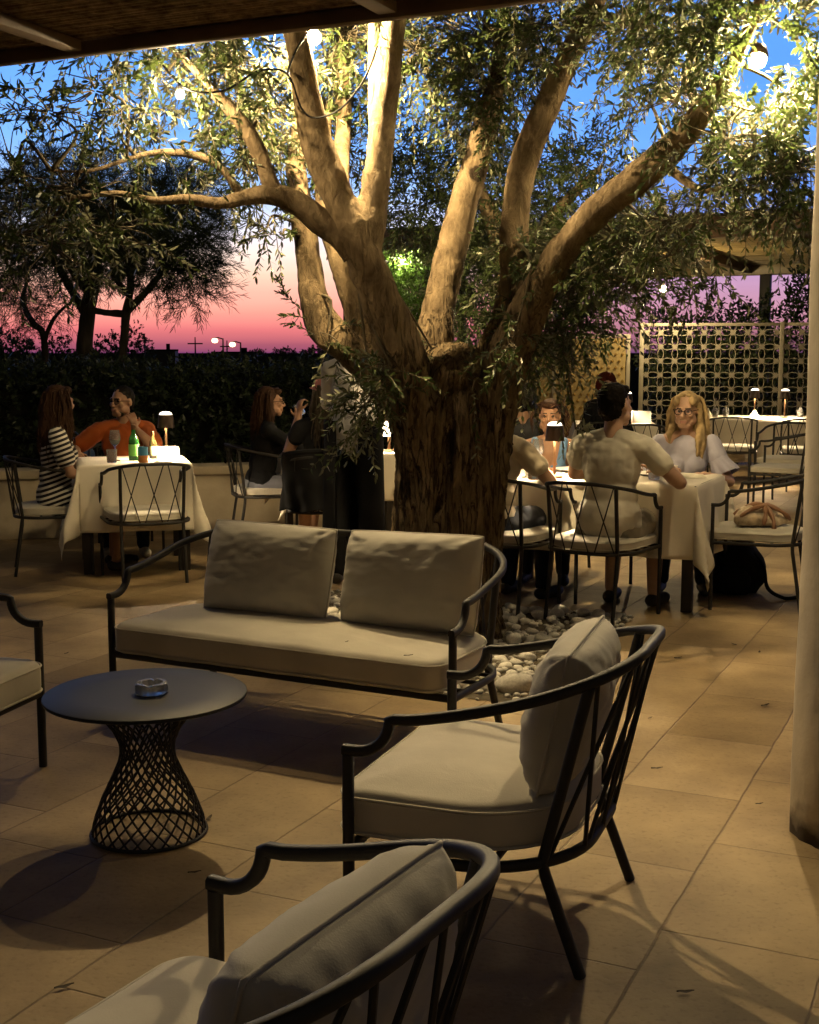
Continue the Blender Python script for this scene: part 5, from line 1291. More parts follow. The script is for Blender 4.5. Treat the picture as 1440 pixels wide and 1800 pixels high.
shrub(1375, 1500, 18.0, 485, 190, 33, 'tall dark shrub above the pierced screen beside the pillar')
shrub(1130, 1200, 19, 560, 50, 34, 'lowest shrub tops above the left end of the pierced screen')

# ------------------------------------------------------------------ the far plain
rnd = random.Random(2)
def far_bush(px, Y, w, h, seed, label):
    c = atY(px, 620, Y); t = empty('far_tree', (c.x, c.y, -.03)); tag(t, label, 'tree', 'far trees on the dusk horizon')
    r2 = np.random.default_rng(seed); wm, hm = w*Y/FPX/2, h*Y/FPX+1.5
    q = MB(); q.tube([(0, 0, 0), (0.02*hm, 0, hm*.6)], [.06*hm, .03*hm], seg=7); q.build('trunk', M['dkbark'], t)
    B, D, L_ = [], [], []
    for k in range(260):
        u = r2.normal(0, 1, 3); u /= np.linalg.norm(u); r_ = r2.uniform(.1, 1)**.4
        k_ = 1+.35*noise.noise(Vector(u*2)+Vector((seed, 0, 0)))
        B.append((u[0]*wm*r_*k_, u[1]*wm*r_, hm*.55+u[2]*hm*.45*r_*k_)); D.append(u+r2.normal(0, .4, 3)); L_.append(wm*.25)
    link('crown', leaf_mesh('crown', B, D, L_, 4, wm*.16, wm*.085, seed, M['needle'], droop=.1), t)
for i, (px, Y, w, h, lab) in enumerate(((20, 50, 90, 36, 'dark far tree at the left edge of the horizon'), (100, 60, 60, 32, 'dark far tree left of the leaning pine trunk'), (195, 60, 70, 34, 'dark far tree between the two pine trunks'), (232, 55, 50, 52, 'tallest far tree, right behind the slim pine'), (255, 60, 40, 26, 'low far tree right of the slim pine'), (500, 120, 50, 6, 'low far tree right of the street lamps'), (560, 130, 60, 8, 'low far tree beside the olive branch'), (450, 140, 40, 4, 'lowest far tree below the street lamps'))): far_bush(px, Y, w, h, 40+i, lab)
def far_house(px0, px1, Y, pyt, label):
    a, c = atY(px0, pyt, Y), atY(px1, pyt, Y); t = empty('far_building', ((a.x+c.x)/2, Y, -.03)); tag(t, label, 'building', 'far low buildings')
    w = c.x-a.x; h = a.z+.03; q = MB(); q.box((0, w*.3, h/2), (w, w*.6, h)); q.build('walls', M['dkwood'], t)
    q = MB(); q.box((0, w*.3, h+.1), (w*1.02, w*.62, .2)); q.build('roof_slab', M['dark'], t)
    q = MB(); q.box((w*.2, w*.3, h+.5), (w*.12, w*.1, .7)); q.build('roof_hut', M['dark'], t)
far_house(258, 308, 150, 617, 'dark low flat roofed building far right of the pines')
far_house(372, 450, 220, 620, 'long dark building far off below the street lamps')
def street_lamp(px, py, Y, label, glow):
    p = atY(px, py, Y); t = empty('street_lamp' if glow else 'utility_pole', (p.x, p.y, -.03)); tag(t, label, 'street lamp' if glow else 'pole', 'far street lamps' if glow else 'far utility poles')
    q = MB(); q.tube([(0, 0, 0), (0, 0, p.z)], [.10, .05], seg=8); q.build('pole', M['dkwood'], t)
    if glow:
        q = MB(); q.tube([(0, 0, p.z-.05), (-.35, 0, p.z+.05), (-.7, 0, p.z)], .05, seg=6); q.build('arm', M['dkwood'], t)
        q = MB(); q.lathe([(0, .0), (.18, .04), (.25, .18), (.18, .33), (0, .38)], 16, c=(-.6, 0, p.z-.35)); q.build('lamp_globe', M['street'], t)
    else:
        q = MB(); q.box((0, 0, p.z-.6), (1.4, .1, .12)); q.build('crossarm', M['dkwood'], t)
street_lamp(392, 594, 95, 'left and higher of two far street lamps on the horizon', True); street_lamp(423, 601, 95, 'right and lower of two far street lamps on the horizon', True)
street_lamp(343, 592, 120, 'thin far pole left of the street lamps', False); street_lamp(254, 586, 110, 'far pole with a crossarm right of the slim pine', False); street_lamp(399, 598, 130, 'far pole between the two street lamps', False)

# ------------------------------------------------------------------ lights hung in the tree
cb = MB(); c0, c1_, c2_, c3_ = atY(318, 150, 5.95), atY(470, 120, 6.0), atY(552, 40, 6.40), atY(690, 60, 6.3)
pts = smooth_path([atY(250, 60, 5.9), c0, atY(390, 160, 6.0), atY(455, 125, 6.05), atY(505, 130, 6.1), atY(530, 190, 6.2), atY(556, 207, 6.28), atY(600, 190, 6.3), atY(640, 140, 6.35), atY(664, 80, 6.4)], 8)
cb.tube(pts, .005, seg=6); cb.tube(smooth_path([atY(505, 130, 6.1), atY(520, 90, 5.95), c2_], 6), .005, seg=6)
cbo = cb.build('light_cable', M['black']); tag(cbo, 'thin black cable looping through the olive limbs to the bulbs', 'cable')
def bulb(p, r, m, label):
    o = empty('light_bulb', p); tag(o, label, 'bulb', 'bare bulbs hung in the olive tree')
    q = MB(); q.lathe([(0, -r), (r*.55, -r*.84), (r*.9, -r*.45), (r, 0), (r*.85, r*.5), (r*.5, r*1.0), (0, r*1.05)], 20); q.build('globe', m, o)
    q = MB(); q.lathe([(r*.55, r*.85), (r*.6, r*1.0), (r*.6, r*2.1), (r*.3, r*2.4), (0, r*2.4)], 16); q.build('socket', M['black'], o); return o
B1 = atY(552, 66, 6.40); bulb(B1, .034, M['bulb'], 'brightest bare bulb under the pergola edge, between two limbs')
B2 = atY(317, 166, 5.95); bulb(B2, .019, emat('dim_bulb_glow', (1, .74, .4), 2400), 'small dimmer bulb among the leaves at upper left')
FL = atY(1332, 106, 5.93); fo = empty('floodlight', FL); tag(fo, 'glaring floodlight clipped to the limb at upper right', 'floodlight')
q = MB(); q.lathe([(0, -.034), (.020, -.031), (.034, -.014), (.038, .008), (0, .010)], 24); lens_q = q
q = MB(); q.lathe([(.040, .004), (.044, .012), (.044, .03), (.034, .075), (.016, .09), (0, .09)], 24); hs = q.build('housing', M['bronze'], fo); lens_q.build('lens', M['flood'], hs); fo.rotation_euler = (R(-34), R(16), 0)
q = MB(); q.tube(smooth_path([(0, 0, .095), (-.03, .03, .13), (-.08, .10, .10)], 5), .008, seg=6); q.build('bracket', M['bronze'], fo)
B3 = atY(988, 440, 9.3); bulb(B3, .034, M['bulb_small'], 'added bulb hidden behind a limb, lighting the dining tables')  # added hidden bulb, brightens the dining tables and the floor near them
B4 = atY(1392, -4, 6.6); bulb(B4, .03, M['bulb_small'], 'bulb at the very top right corner of the photo')
p = site(0, 0); p = atY(1165, 508, 16.0); bulb(p, .04, M['bulb_small'], 'added bulb out of sight under the far pergola, lighting the screens')  # unseen bulb put in to light the screens and the far pergola
# lamp in the lit tree beyond
p = atY(709, 460, 14.75); bulb(p, .035, emat('garden_lamp_glow', (1, .9, .5), 900), 'lamp shining in the bright green tree between the limbs')
# ------------------------------------------------------------------ people
def hand(wrist, d, n_, side, curl=.5, spread=.10, s=1.0):
    """wrist, direction of the fingers, palm normal, thumb side"""
    w = Vector(wrist); d = Vector(d).normalized(); n_ = Vector(n_); n_ = (n_-d*n_.dot(d)).normalized(); x = d.cross(n_)*side
    P = [cap(w, w+d*.03*s, .024*s, .026*s)]
    for k in (-1.2, -.4, .4, 1.2):
        P.append(cap(w+d*.02*s+x*k*.010*s, w+d*.082*s+x*k*.0185*s, .014*s, .0125*s))
    for k, L_ in ((-1.5, .058), (-.5, .072), (.5, .078), (1.5, .068)):
        dd = (d+x*k*spread).normalized(); p = w+d*.086*s+x*k*.0195*s; a = 0
        for j, seg in enumerate((.45, .32, .23)):
            a += curl*(.55, .8, .6)[j]; e = dd*math.cos(a)+n_*math.sin(a); p2 = p+e*seg*L_*s
            P.append(cap(p, p2, (.0092-.0008*j)*s, (.0086-.0009*j)*s, 8)); p = p2
    p = w+d*.03*s+x*.024*s; e = (x*.8+d*.55+n_*.25).normalized(); p2 = p+e*.040*s; P.append(cap(p, p2, .0125*s, .0105*s, 8))
    e2 = (e*.6+d*.7+n_*(.2+curl*.5)).normalized(); P.append(cap(p2, p2+e2*.034*s, .0105*s, .0085*s, 8)); return P
SKIN = lambda n_, c: pmat(n_, c, rough=.5, var=.12, vs=20, spec=.35)
M['skin1'] = SKIN('skin_tan', (.36, .20, .12)); M['skin2'] = SKIN('skin_fair', (.50, .31, .21)); M['skin3'] = SKIN('skin_brown', (.22, .12, .07))
M['lens'] = bpy.data.materials.new('spectacle_lens'); nt, b = nodes(M['lens']); t_ = nt.nodes.new('ShaderNodeBsdfTransparent'); g_ = nt.nodes.new('ShaderNodeBsdfGlossy'); g_.inputs['Roughness'].default_value = .05; g_.inputs['Color'].default_value = (.6, .5, .9, 1)
mxs = nt.nodes.new('ShaderNodeMixShader'); mxs.inputs[0].default_value = .10; nt.links.new(t_.outputs[0], mxs.inputs[1]); nt.links.new(g_.outputs[0], mxs.inputs[2]); nt.links.new(mxs.outputs[0], nt.nodes['Material Output'].inputs['Surface'])
M['eye'] = pmat('eye_dark', (.02, .015, .012), rough=.15, var=.05); M['lips'] = pmat('lips', (.34, .16, .115), rough=.45, var=.1)
M['hair_b'] = pmat('hair_black', (.008, .006, .005), rough=.75, spec=.12, var=.3, bump=.2, bs=120); M['hair_br'] = pmat('hair_brown', (.045, .022, .012), rough=.75, spec=.12, var=.4, vs=30, bump=.2, bs=120)
M['hair_bl'] = pmat('hair_blonde', (.40, .29, .145), rough=.75, spec=.12, var=.35, vs=25, bump=.2, bs=120); M['hair_r'] = pmat('hair_red', (.10, .018, .010), rough=.75, spec=.12, var=.3)
M['hair_g'] = pmat('hair_ash', (.075, .058, .042), rough=.75, spec=.12, var=.5, vs=30)
M['orange'] = weave('orange_cotton', (.42, .095, .018)); M['white'] = weave('white_cotton', (.62, .58, .48)); M['cream'] = weave('cream_cotton', (.56, .48, .35)); M['greyshirt'] = weave('pale_shirt', (.62, .60, .58))
M['navy'] = weave('navy_denim', (.014, .018, .03)); M['bluetop'] = weave('blue_jersey', (.14, .26, .46)); M['lilac'] = weave('lilac_cotton', (.46, .45, .55)); M['sage'] = weave('stone_cotton', (.25, .22, .16)); M['greyblue'] = weave('blue_grey_denim', (.16, .17, .21)); M['pink'] = weave('pink_cap_cotton', (.50, .17, .17))
M['shoe'] = pmat('shoe', (.03, .025, .02), rough=.6); M['paleshoe'] = pmat('pale_shoe', (.45, .42, .36), rough=.6); M['apron'] = pmat('apron_cloth', (.006, .006, .007), rough=.9, var=.2, spec=.15)
# stripes
sm = weave('striped_jersey', (.6, .58, .52)); nt, b = nodes(sm); tc = nt.nodes.new('ShaderNodeTexCoord'); sp = nt.nodes.new('ShaderNodeSeparateXYZ'); nt.links.new(tc.outputs['Object'], sp.inputs[0])
ma = nt.nodes.new('ShaderNodeMath'); ma.operation = 'MULTIPLY_ADD'; ma.inputs[1].default_value = .35; nt.links.new(sp.outputs['Y'], ma.inputs[0]); nt.links.new(sp.outputs['Z'], ma.inputs[2])
mb_ = nt.nodes.new('ShaderNodeMath'); mb_.operation = 'MULTIPLY'; mb_.inputs[1].default_value = 2*math.pi/.034; nt.links.new(ma.outputs[0], mb_.inputs[0])
mc = nt.nodes.new('ShaderNodeMath'); mc.operation = 'SINE'; nt.links.new(mb_.outputs[0], mc.inputs[0])
rr2 = nt.nodes.new('ShaderNodeValToRGB'); e = rr2.color_ramp.elements; e[0].position = .05; e[0].color = (.010, .009, .012, 1); e[1].position = .2; e[1].color = (.62, .58, .5, 1); nt.links.new(mc.outputs[0], rr2.inputs['Fac'])
nt.links.new(rr2.outputs['Color'], b.inputs['Base Color']); M['stripe'] = sm

def strands(q, hc, Rm, n, length, seed, spread=.03, wav=.012, r=.0065, back=.0, shoulder_z=None, part=(.0, .25), front=.15):
    rd = random.Random(seed)
    for k in range(n):
        a = rd.uniform(-math.pi, math.pi); el = rd.uniform(-.05, 1.25)
        l = Vector((math.sin(a)*math.cos(el), math.cos(a)*math.cos(el), math.sin(el)))
        if l.y < -front and l.z < .80: continue      # keep the face clear
        p = Vector((l.x*.082, l.y*.100+.012, l.z*.108+.008)); P = [hc+Rm @ p]
        out = Vector((l.x, l.y*.8+.2+back, 0)); out = out.normalized() if out.length > .05 else Vector((rd.choice((-1, 1)), .3, 0)).normalized()
        if out.y < .12: out = Vector((math.copysign(1, l.x), .12, 0)).normalized()
        z = p.z; L_ = length*rd.uniform(.75, 1.1); m = 10; ph = rd.uniform(0, 6.28); tw = rd.uniform(-.3, .3)
        for j in range(1, m+1):
            t = j/m; w = wav*math.sin(t*11+ph)*t; zz = z-L_*t*t**.25
            rad = .088+.026*min(1, t*2)+spread*t*rd.uniform(.4, 1)
            bx = out.x*rad*(1 if zz < .08 else math.cos(max(0, (zz))/.12*.9)); by = out.y*rad*1.15*(1 if zz < .08 else .9)+.012
            P.append(hc+Rm @ Vector((bx+w+tw*.02*t, by+w*.6, zz)))
        q.tube(smooth_path(P, 2), [r*(1-.75*(i/(2*m))**2) for i in range(2*m+1)], seg=4)

def person(label, loc, face, skin, torso_lean=.05, head_yaw=0, head_pitch=0, head_shift=(0, 0, 0), arms=None, legs=None, female=False, scale=1.0, voxel=.0075, stand=False, group=None, hands=None, seat=.50, glasses=False):
    """returns (object, dict of key points). local frame: faces -y, right hand at -x"""
    K = {}; s = 1.0
    if stand: P = Vector((0, 0, .95))
    else: P = Vector((0, 0, seat))
    t = Vector((0, -math.sin(torso_lean), math.cos(torso_lean))); fw = Vector((0, -math.cos(torso_lean), -math.sin(torso_lean)))
    wsh = .165 if female else .185
    nb = P+t*.50; chest = P+t*.34
    RL = Matrix.Rotation(torso_lean, 3, 'X')
    T = [ell(P+t*.03, (.165 if not female else .17, .125, .13), RL), ell(P+t*.17, (.142 if not female else .125, .105, .14), RL), ell(chest, (.158 if not female else .14, .108, .17), RL), ell(P+t*.42, (.165 if not female else .145, .085, .08), RL)]
    if female: T += [ell(chest+fw*.085+Vector((sg*.062, 0, 0))-t*.02, (.058, .05, .06), RL) for sg in (-1, 1)]
    sh = {}
    for sg, k in ((-1, 'r'), (1, 'l')):
        sh[k] = nb-t*.055+Vector((sg*wsh, 0, 0)); T.append(cap(nb-t*.015+Vector((sg*.05, .005, 0)), sh[k], .05, .054))
    hc = nb+t*.085+Vector((0, -.02, .085))+Vector(head_shift)
    Rm = Matrix.Rotation(head_yaw, 3, 'Z') @ Matrix.Rotation(head_pitch, 3, 'X')
    H = lambda x, y, z: hc+Rm @ Vector((x, y, z))
    neck = [cap(nb-t*.02+Vector((0, .01, 0)), H(0, .015, -.06), .056 if not female else .048, .050 if not female else .043)]
    f_ = .95 if female else 1
    head = [ell(H(0, .012, .022), (.074*f_, .094*f_, .094*f_), Rm), ell(H(0, -.022, -.035), (.060*f_, .070, .078), Rm), cap(H(-.022, -.062, -.092), H(.022, -.062, -.092), .023, .023),
            ell(H(0, -.076, .022), (.055*f_, .022, .018), Rm),
            cap(H(0, -.090, .012), H(0, -.112, -.026), .0085, .0135), cap(H(-.011, -.098, -.031), H(.011, -.098, -.031), .010, .010),
            cap(H(-.02, -.090, -.058), H(.02, -.090, -.058), .0095, .0095), cap(H(-.016, -.089, -.071), H(.016, -.089, -.071), .0100, .0100)]
    for sg in (-1, 1):
        head += [ell(H(sg*.040, -.062, -.022), (.024, .026, .022), Rm), ell(H(sg*.030, -.078, .004), (.0135, .0125, .010), Rm), ell(H(sg*.076*f_, .012, -.006), (.010, .019, .030), Rm), ell(H(sg*.050, -.02, -.062), (.022, .045, .03), Rm)]
    A = {}
    arms = arms or {}
    for sg, k in ((-1, 'r'), (1, 'l')):
        el_, wr = arms.get(k, ((sg*.23, -.08, nb.z-.30), (sg*.10, -.30, nb.z-.32)))
        el_, wr = Vector(el_), Vector(wr); A[k] = (sh[k], el_, wr)
    m_ = .88 if female else 1
    armp = []; upper = []; fore = []
    for k in 'rl':
        a, e_, w = A[k]; upper.append(cap(a, e_, .050*m_, .040*m_)); md = e_.lerp(w, .35); fore += [cap(e_, md, .040*m_, .041*m_), cap(md, w, .041*m_, .027*m_)]
    hp = []
    hands = hands or {}
    for sg, k in ((-1, 'r'), (1, 'l')):
        a, e_, w = A[k]; d, n_, cu, spd = hands.get(k, ((w-e_), (0, 0, -1), .45, .10)); hp += hand(w+(w-e_).normalized()*.012, d, n_, sg*-1, cu, spd, .95*m_+.05)
    lp = []; thigh = []; shin = []; foot = []
    legs = legs or {}
    for sg, k in ((-1, 'r'), (1, 'l')):
        hip = P+Vector((sg*.088, -.01, -.01))
        if stand: kn, an = legs.get(k, ((sg*.10, -.02, .50), (sg*.11, .01, .09)))
        else: kn, an = legs.get(k, ((sg*.12, -.43, seat+.01), (sg*.13, -.40, .09)))
        kn, an = Vector(kn), Vector(an); toe = an+Vector((sg*.02, -.15, -.055)); heel = an+Vector((0, .035, -.05)); K['kn'+k] = kn
        thigh += [cap(hip, hip.lerp(kn, .5), .085*m_+.008, .076*m_+.006), cap(hip.lerp(kn, .5), kn, .076*m_+.006, .058)]; md = kn.lerp(an, .3)
        shin += [cap(kn, md, .057, .055), cap(md, an, .055, .038)]; foot += [cap(heel, toe+Vector((0, .04, 0)), .034, .032), cap(toe+Vector((0, .04, 0)), toe, .034, .024)]
    allp = T+neck+head+upper+fore+hp+thigh+shin+foot
    me = fuse('person', allp, voxel, 5, (skin, M['eye'], M['lips']))
    for p in me.polygons:
        c = p.center
        for sg in (-1, 1):
            if (c-H(sg*.031, -.089, .004)).length < .0105: p.material_index = 1
        q_ = Rm.transposed() @ (c-hc)
        if abs(q_.x) < .020 and q_.y < -.087 and -.074 < q_.z < -.056: p.material_index = 2
        for sg in (-1, 1):
            if abs(q_.x-sg*.031) < .020 and q_.y < -.08 and .020 < q_.z < .028: p.material_index = 1
    o = link('person', me); o.location = loc; o.rotation_euler = (0, 0, facing(*face)); o.scale = (scale,)*3
    tag(o, label, 'person', group)
    K.update(dict(P=P, t=t, nb=nb, chest=chest, hc=hc, Rm=Rm, H=H, A=A, T=T, upper=upper, fore=fore, thigh=thigh, shin=shin, foot=foot, sh=sh, RL=RL, fw=fw, o=o, neck=neck))
    if glasses:
        q = MB()
        for sg in (-1, 1):
            q.tube([H(sg*.033+.024*math.cos(a), -.104+.008*abs(math.cos(a)), .002+.019*math.sin(a)) for a in [2*math.pi*i/20 for i in range(20)]], .0026, seg=6, closed=True)
            q.tube([H(sg*.057, -.098, .008), H(sg*.078, -.04, .008), H(sg*.080, .015, .004)], .0022, seg=5)
        q.tube([H(-.010, -.108, .005), H(0, -.112, .008), H(.010, -.108, .005)], .0024, seg=5)
        gl = q.build('glasses', M['black'], o)
        for sg in (-1, 1):
            q = MB(); q.add([H(sg*.033+.023*math.cos(a), -.1035+.008*abs(math.cos(a)), .002+.018*math.sin(a)) for a in [2*math.pi*i/20 for i in range(20)]], [tuple(range(20))]); q.build('lens', M['lens'], gl)
    return o, K
def grow(prims_args): return prims_args
def garment(o, name, prims, mat, infl, voxel=.010, disp=.006, dscale=9, seed=1, smooth=3):
    """a cloth shell: the body pieces pushed outwards and fused"""
    out = []
    for v, f in prims:
        c = sum(v, Vector((0, 0, 0)))/len(v)
        q = MB(); q.add(v, f); me = q.mesh('t', (), 180)
        nv = [p.co+p.normal*infl for p in me.vertices]; bpy.data.meshes.remove(me); out.append((nv, f))
    return link(name, fuse(name, out, voxel, smooth, (mat,), disp, dscale, seed), o)
def shoes(o, K, mat, infl):
    for k in (0, 2): garment(o, 'shoe', K['foot'][k:k+2], mat, infl, disp=0)
def sleeve(K, frac=.6, r0=.056, r1=.058):
    return [cap(K['A'][k][0], K['A'][k][0].lerp(K['A'][k][1], frac), r0, r1) for k in 'rl']
def longsleeve(K): return K['upper']+[cap(K['A'][k][1], K['A'][k][1].lerp(K['A'][k][2], .93), .042, .032) for k in 'rl']
def hairshell(o, K, mat, prims, name='hair', voxel=.007, disp=.006, dscale=30, extra=None, seed=2):
    me = fuse(name, prims, voxel, 2, (mat,), disp, dscale, seed)
    h = link(name, me, o)
    if extra:
        q = MB(); extra(q); bm = bmesh.new(); bm.from_mesh(me); m2 = q.mesh('t', (), 180); bm.from_mesh(m2); bm.to_mesh(me); bm.free(); bpy.data.meshes.remove(m2); shade(me, 180)
    return h
def cap_hair(K, f=1.0, back=.02):
    H = K['H']; Rm = K['Rm']
    return [ell(H(0, .030+back*.3, .040), (.081*f, .090*f, .088*f), Rm), ell(H(0, .06, -.01), (.070*f, .058*f, .075*f), Rm), ell(H(0, -.045, .085), (.058*f, .045*f, .030*f), Rm)]
def long_hair(K, L_, w=.085, f=1.03, off=.075):
    H = K['H']; t = Vector((0, 0, -1)); P = cap_hair(K, f)
    b0 = H(0, .07, -.01)
    P += [cap(b0, b0+t*L_*.5+Vector((0, .02, 0)), w*.85, w), cap(b0+t*L_*.5+Vector((0, .02, 0)), b0+t*L_+Vector((0, .03, 0)), w, w*.55)]
    for sg in (-1, 1): P += [cap(H(sg*.072, .02, .03), H(sg*.085, .02, -.10), .026, .036), cap(H(sg*.085, .02, -.10), H(sg*.085, .03, -.10)+t*(L_-.12)*.8, .036, .026)]
    return P

# 1 woman in stripes, left
o, K = person('woman in a black and white striped dress with long brown hair', (-2.44, 8.76, 0), (.96, .29), M['skin1'], torso_lean=.06, head_yaw=.80, female=True, scale=.99,
  arms={'r': ((-.235, -.10, .70), (-.14, -.33, .66)), 'l': ((.22, -.12, .72), (.08, -.34, .70))})
st = garment(o, 'dress', K['T']+sleeve(K, .62)+[cap(K['P']+Vector((sg*.085, 0, .0)), K['kn'+k]+Vector((0, .06, .0)), .100, .078) for sg, k in ((-1, 'r'), (1, 'l'))], M['stripe'], .010, disp=.004)
shoes(o, K, M['shoe'], .004)
hairshell(o, K, M['hair_br'], long_hair(K, .36, .088), extra=lambda q: strands(q, K['hc'], K['Rm'], 110, .42, 1, wav=.014, front=-.05))
# 2 man in orange
K_ = {}
o, K = person('man in an orange shirt and glasses, head turned, hand near his chin', (-2.19, 9.78, 0), (.22, -.97), M['skin1'], torso_lean=.10, head_yaw=-.75, scale=.97, voxel=.006, glasses=True,
  arms={'r': ((-.37, -.10, .80), (-.34, -.32, .79)), 'l': ((.25, -.27, .80), (.105, -.25, .955))}, hands={'l': ((-.25, .1, .9), (-.4, .7, .2), .75, .10), 'r': ((.1, -1, -.1), (0, 0, -1), .3, .12)})
garment(o, 'shirt', K['T']+sleeve(K, .68, .058, .062)+K['neck'][:0], M['orange'], .011, disp=.013, voxel=.008)
garment(o, 'trousers', K['thigh']+K['shin'], M['navy'], .010)
shoes(o, K, M['paleshoe'], .006)
hairshell(o, K, M['hair_b'], [ell(K['H'](0, .022, .038), (.0775, .094, .086), K['Rm']), ell(K['H'](0, .055, -.01), (.068, .055, .065), K['Rm'])], disp=.003)
q = fuse('beard', [ell(K['H'](0, -.040, -.084), (.053, .047, .034), K['Rm'])], .006, 2, (M['hair_b'],), .002, 60); link('beard', q, o)
# 3 woman in black drinking
o, K = person('woman in black with glasses raising a tumbler to her lips', (-1.16, 9.93, 0), (.95, .20), M['skin1'], torso_lean=.12, head_yaw=.1, female=True, scale=.96, voxel=.006, glasses=True,
  arms={'r': ((-.22, -.30, .80), (-.09, -.285, 1.02)), 'l': ((.20, -.28, .78), (.02, -.36, .80))}, hands={'r': ((.15, -.25, .85), (.9, -.1, 0), .85, .12)})
garment(o, 'sweater', K['T']+longsleeve(K), M['black'], .012, disp=.007)
garment(o, 'shorts', K['thigh'][:4]+[ell(K['P'], (.17, .14, .09))], M['greyblue'], .012)
shoes(o, K, M['shoe'], .004)
hairshell(o, K, M['hair_br'], long_hair(K, .34, .075), extra=lambda q: strands(q, K['hc'], K['Rm'], 90, .40, 3, wav=.006))
w = o.matrix_basis @ (K['A']['r'][2]+Vector((.050, -.055, .075))); tg = link('tumbler', tum_me); tg.location = w-Vector((0, 0, .03)); tg.rotation_euler = (.1, -.5, 0); tag(tg, 'tumbler held at the lips of the woman in black', 'tumbler')
# 4 diner in a pink cap from behind
o, K = person('person in a pink cap with long ash hair, seen from behind', (-.60, 9.06, 0), (-.12, .99), M['skin1'], torso_lean=.05, head_yaw=.35, female=True, scale=1.02,
  arms={'l': ((.26, -.10, .76), (.17, -.22, 1.03)), 'r': ((-.24, -.12, .74), (-.12, -.34, .77))}, hands={'l': ((-.05, -.2, 1), (-.7, -.5, .2), 1.0, .06)})
garment(o, 'top', K['T']+sleeve(K, .3, .054, .054), M['black'], .010)
garment(o, 'trousers', K['thigh'], M['black'], .010); shoes(o, K, M['shoe'], .004)
hairshell(o, K, M['hair_g'], long_hair(K, .30, .085), extra=lambda q: strands(q, K['hc'], K['Rm'], 120, .44, 5, wav=.010, r=.008, back=.3))
ck = link('cap', fuse('cap', [ell(K['H'](0, .018, .062), (.090, .108, .076), K['Rm']), ell(K['H'](0, -.10, .055), (.066, .075, .010), K['Rm'])], .007, 3, (M['pink'],), 0), o)
# 5 waiter
o, K = person('standing waiter in a pale shirt and long black apron', (-.36, 8.25, 0), (.25, .97), M['skin1'], torso_lean=.22, head_pitch=.35, stand=True, scale=1.0,
  arms={'r': ((-.22, -.22, 1.17), (-.12, -.44, 1.10)), 'l': ((.23, -.20, 1.17), (.12, -.44, 1.10))})
garment(o, 'shirt', K['T']+K['upper']+[cap(K['A'][k][1], K['A'][k][1].lerp(K['A'][k][2], .5), .045, .042) for k in 'rl'], M['greyshirt'], .012, disp=.016, dscale=8, voxel=.009)
garment(o, 'trousers', K['thigh']+K['shin'], M['black'], .014, disp=.006); shoes(o, K, M['shoe'], .006)
q = MB(); v = []; f = []; n, m = 44, 24
for i in range(n+1):
    a = -2.75+5.5*i/n
    for j in range(m+1):
        t = j/m; z = 1.07-.84*t; k = 1+.10*t+.025*math.sin(a*7)*t; v.append((.185*k*math.sin(a), -.0+.005-.150*k*math.cos(a), z))
for i in range(n):
    for j in range(m): f.append((i*(m+1)+j, (i+1)*(m+1)+j, (i+1)*(m+1)+j+1, i*(m+1)+j+1))
q.add(v, f); ap = q.build('apron', M['apron'], o, 180); md = ap.modifiers.new('t', 'SOLIDIFY'); md.thickness = .006
q = MB(); q.box((.035, .162, .90), (.022, .006, .022), bev=.002); q.build('apron_buckle', M['paper'], ap)
hairshell(o, K, M['hair_b'], cap_hair(K, 1.0), disp=.003)
# 6 man half behind the trunk
o, K = person('man in a cream tee and dark trousers, his head half hidden by the tree trunk', (.47, 7.50, 0), (.62, .78), M['skin2'], torso_lean=.16, scale=1.0,
  arms={'r': ((-.29, -.22, .74), (-.10, -.42, .80)), 'l': ((.28, -.20, .76), (.10, -.42, .80))})
garment(o, 'tee', K['T']+sleeve(K, .48, .054, .057), M['cream'], .012, disp=.014, voxel=.008); garment(o, 'trousers', K['thigh']+K['shin']+[ell(K['P']-Vector((0, 0, .02)), (.17, .14, .09))], M['navy'], .012); shoes(o, K, M['shoe'], .006)
hairshell(o, K, M['hair_r'], cap_hair(K, .99), disp=.003)
# 7 man in white from behind
o, K = person('man in a white shirt with dark hair, seen from behind at the big table', (1.13, 7.21, 0), (.50, .86), M['skin2'], torso_lean=.10, head_yaw=-.2, scale=1.03,
  arms={'r': ((-.36, -.12, .755), (-.19, -.35, .79)), 'l': ((.29, -.20, .77), (.08, -.42, .80))})
garment(o, 'shirt', K['T']+sleeve(K, .46, .054, .056)+[ell(K['P']+K['t']*.05, (.178, .132, .15))], M['white'], .013, disp=.010, dscale=11, seed=4, smooth=2, voxel=.008); garment(o, 'trousers', K['thigh'], M['sage'], .012); shoes(o, K, M['shoe'], .006)
hairshell(o, K, M['hair_b'], cap_hair(K, 1.0)+[ell(K['H'](.005, .075, .085), (.045, .045, .042)), ell(K['H'](-.01, .095, .045), (.04, .03, .04))], disp=.014, dscale=38)
